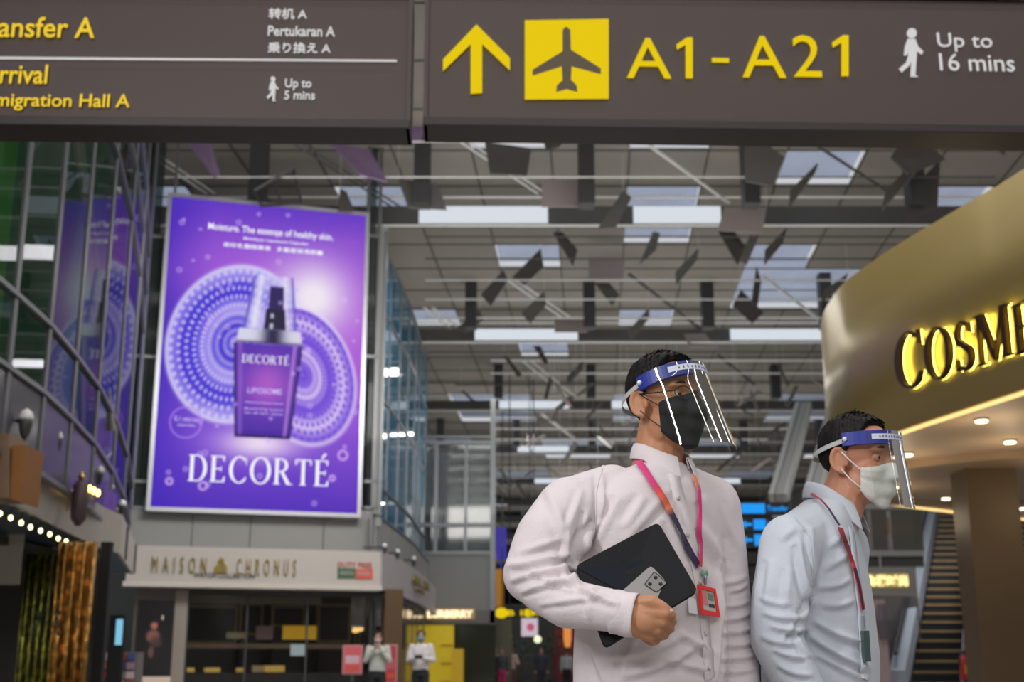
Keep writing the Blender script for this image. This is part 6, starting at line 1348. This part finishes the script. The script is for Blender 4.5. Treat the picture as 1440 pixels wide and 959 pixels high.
mb, _ = ribbon(bvT, [(1140, 697), (1152, 708), (1165, 724), (1176, 742)], .006, .012, 40, .0012); vcol_strap('strap', mb, [(0, (.5, .02, .07)), (.4, (.4, .02, .05)), (.6, nv_), (1, nv_)], lb, lb)
mb, _ = ribbon(bvT, [(1178, 745), (1186, 768), (1195, 795), (1203, 825), (1209, 858)], .015, .010, 50, .0015); vcol_strap('strap', mb, [(0, (.3, .02, .03)), (.3, (.12, .01, .02)), (.5, (.6, .03, .02)), (1, (.75, .04, .02))], lb, lb)
mb, _ = ribbon(bvT, [(1196, 800), (1203, 832), (1207, 858)], .008, .013, 30, .0015); vcol_strap('strap', mb, [(0, nv_), (1, nv_)], lb, lb)
h = ray_on(bvT, 1207, 866)
if h[0]:
    p = h[0]+h[1]*.012-lb.location; obj('clip', MB().tube([p, p+Vector((0, 0, -.03))], .004, 8), M_steel, lb); q = p+Vector((0, 0, -.035)); d = fB*.0+Vector((.35, .5, 0)).normalized()
    obj('badge_holder', MB().bar(q-Vector((0, 0, .0)), q+Vector((0, 0, -.07)), .014, .045), mat('badge_dark_green', (.03, .06, .05), .35), lb)
# ================================================================ people in the background
def small_person(u, v, Y, yaw, label, shirt, trs, pose='down', hair=(.012, .01, .01), mk=None, skin=(.42, .22, .15), H=1.68, group=None):
    P = PY(u, v, Y); r = empty('person', (P.x, Y, 0), 0, label, 'person', group); k = H/1.7
    f = Vector((math.sin(yaw), -math.cos(yaw), 0)); rt = Vector((-math.cos(yaw), -math.sin(yaw), 0)); O = Vector((P.x, Y, 0))
    def W(x, y, z): return O+rt*x*k+f*y*k+Vector((0, 0, z*k))
    vox = .012
    hd = Head(W(0, .01, 1.585), yaw-math.pi/2, -.1, 0, .98); hb = hd.mb_world(head_prims(None)); e = hd.mb_world(ears_prims(MB())); b_ = MB(); b_.add(hb.v, hb.f); b_.add(e.v, e.f); limb(b_, [W(0, -.01, 1.52), W(0, -.02, 1.40)], [.055, .06]); loft(b_, [(W(0, 0, .95), .13, .09, yaw), (W(0, 0, 1.2), .13, .09, yaw), (W(0, 0, 1.38), .14, .08, yaw)], 16)
    arms = []
    for s in (-1, 1):
        sh_ = W(s*.18, -.01, 1.38)
        if pose == 'face': el, wr_ = W(s*.23, .10, 1.14), W(s*.05, .20, 1.38)
        elif pose == 'front': el, wr_ = W(s*.27, .02, 1.12), W(s*.07, .22, 1.12)
        elif pose == 'phone': el, wr_ = (W(s*.25, .0, 1.12), W(s*.06, .22, 1.16))
        else: el, wr_ = W(s*.23, -.02, 1.10), W(s*.23, .05, .86)
        arms.append((sh_, el, wr_)); limb(b_, [sh_, el, wr_], [.035, .03, .024]); hdn = (wr_-el).normalized()
        limb(b_, [wr_, wr_+hdn*.05], [.026, .03], 8)
        for i in range(4): q = wr_+hdn*.06+rt*(.02-.013*i); limb(b_, [q, q+hdn*.035+f*.005], [.0095, .008], 6)
        limb(b_, [wr_+hdn*.02, wr_+hdn*.06+rt*(-s*.035)], [.012, .009], 6)
        limb(b_, [W(s*.09, 0, .92), W(s*.09, .02, .5), W(s*.09, 0, .09)], [.075, .045, .034]); b_.ell(W(s*.09, .06, .05), (.045, .08, .04))
    me = remesh(b_, vox*.75, 2, .5); body = body_part('body', me, mat('skin_%.2f' % skin[0], skin, .6), r)
    bv = bvh_of(remesh(hb, .01, 2)); hm, _ = None, None
    def lo(az):
        a = abs(az); return 45 if a < 35 else (10 if a < 85 else (0 if a < 115 else -35))
    hs = shell(bv, hd, -180, 180, lo, lambda z: 90, lambda a, t: .016*min(1, t*8), 40, 14); ho = body_part('hair', hs, mat('hair_%.2f' % hair[0], hair, .5), r)
    if mk: mm, _ = mask(bv, hd, 55, -55, 0, .008, 0, .01); body_part('face_mask', mm, mat('mask_%.2f_%.2f' % (mk[0], mk[2]), mk, .7), r)
    sb = MB(); loft(sb, [(W(0, 0, .93), .165, .115, yaw), (W(0, 0, 1.05), .16, .115, yaw), (W(0, 0, 1.25), .175, .12, yaw), (W(0, -.01, 1.37), .17, .1, yaw), (W(0, -.02, 1.44), .09, .075, yaw)], 20)
    for a, e_, w_ in arms: limb(sb, [a, e_, e_.lerp(w_, .85)], [.068, .054, .042])
    ms = remesh(sb, vox, 4); lownoise(ms, .012, 9, u); body_part('shirt', ms, mat('cloth_%.2f_%.2f_%.2f' % shirt, shirt, .8), r)
    tb_ = MB(); loft(tb_, [(W(0, 0, .80), .165, .12, yaw), (W(0, 0, .96), .16, .115, yaw)], 20)
    for s in (-1, 1): limb(tb_, [W(s*.085, 0, .85), W(s*.09, .02, .5), W(s*.09, 0, .12)], [.095, .075, .06])
    body_part('trousers', remesh(tb_, .015, 3), mat('trs_%.2f_%.2f' % (trs[0], trs[2]), trs, .8), r)
    for s in (-1, 1): mb = MB(); limb(mb, [W(s*.09, -.04, .05), W(s*.09, .12, .04)], [.045, .04], 8); mb.v = [(x, y, max(0, z)) for x, y, z in mb.v]; body_part('shoe', mb, M_black, r)
    return r, W
blk_ = (.012, .012, .014)
small_person(531, 930, 26.2, .05, 'shop attendant in grey-white shirt raising both hands to the face', (.42, .43, .40), blk_, 'face', mk=(.5, .4, .38))
r, W = small_person(592, 930, 26.6, -.1, 'shop attendant in white shirt with blue-green mask looking at a phone', (.58, .55, .56), blk_, 'phone', mk=(.12, .33, .38), H=1.73)
ph_ = W(0, .30, 1.18); o = obj('phone', MB().box(-.08, .08, -.01, .0, -.04, .04), M_black, None, ph_, 0, bevel=.003); tag(o, 'dark phone held by the attendant in the blue-green mask', 'phone'); obj('screen', MB().box(-.07, .07, .0, .003, -.035, .035), mat('screen_off', (.05, .06, .08), .1), o)
small_person(696, 930, 47, .5, 'distant person in pale green top at the corner of the glazed block', (.30, .42, .38), blk_, 'down', H=1.7)
small_person(706, 930, 46, -.3, 'distant person in black beside the person with long brown hair', (.05, .05, .06), (.35, .03, .10), 'down', H=1.66)
small_person(719, 930, 48, 2.6, 'distant person with brown hair and pale pink top', (.50, .34, .30), (.10, .04, .03), 'front', hair=(.10, .04, .02), H=1.72)
small_person(761, 930, 50, 0.2, 'distant person all in dark navy clothing', (.03, .03, .045), (.02, .02, .035), 'down', H=1.72)
small_person(797, 930, 54, 3.0, 'distant person in light grey shirt in front of the red kiosk', (.38, .38, .40), blk_, 'down', H=1.70)
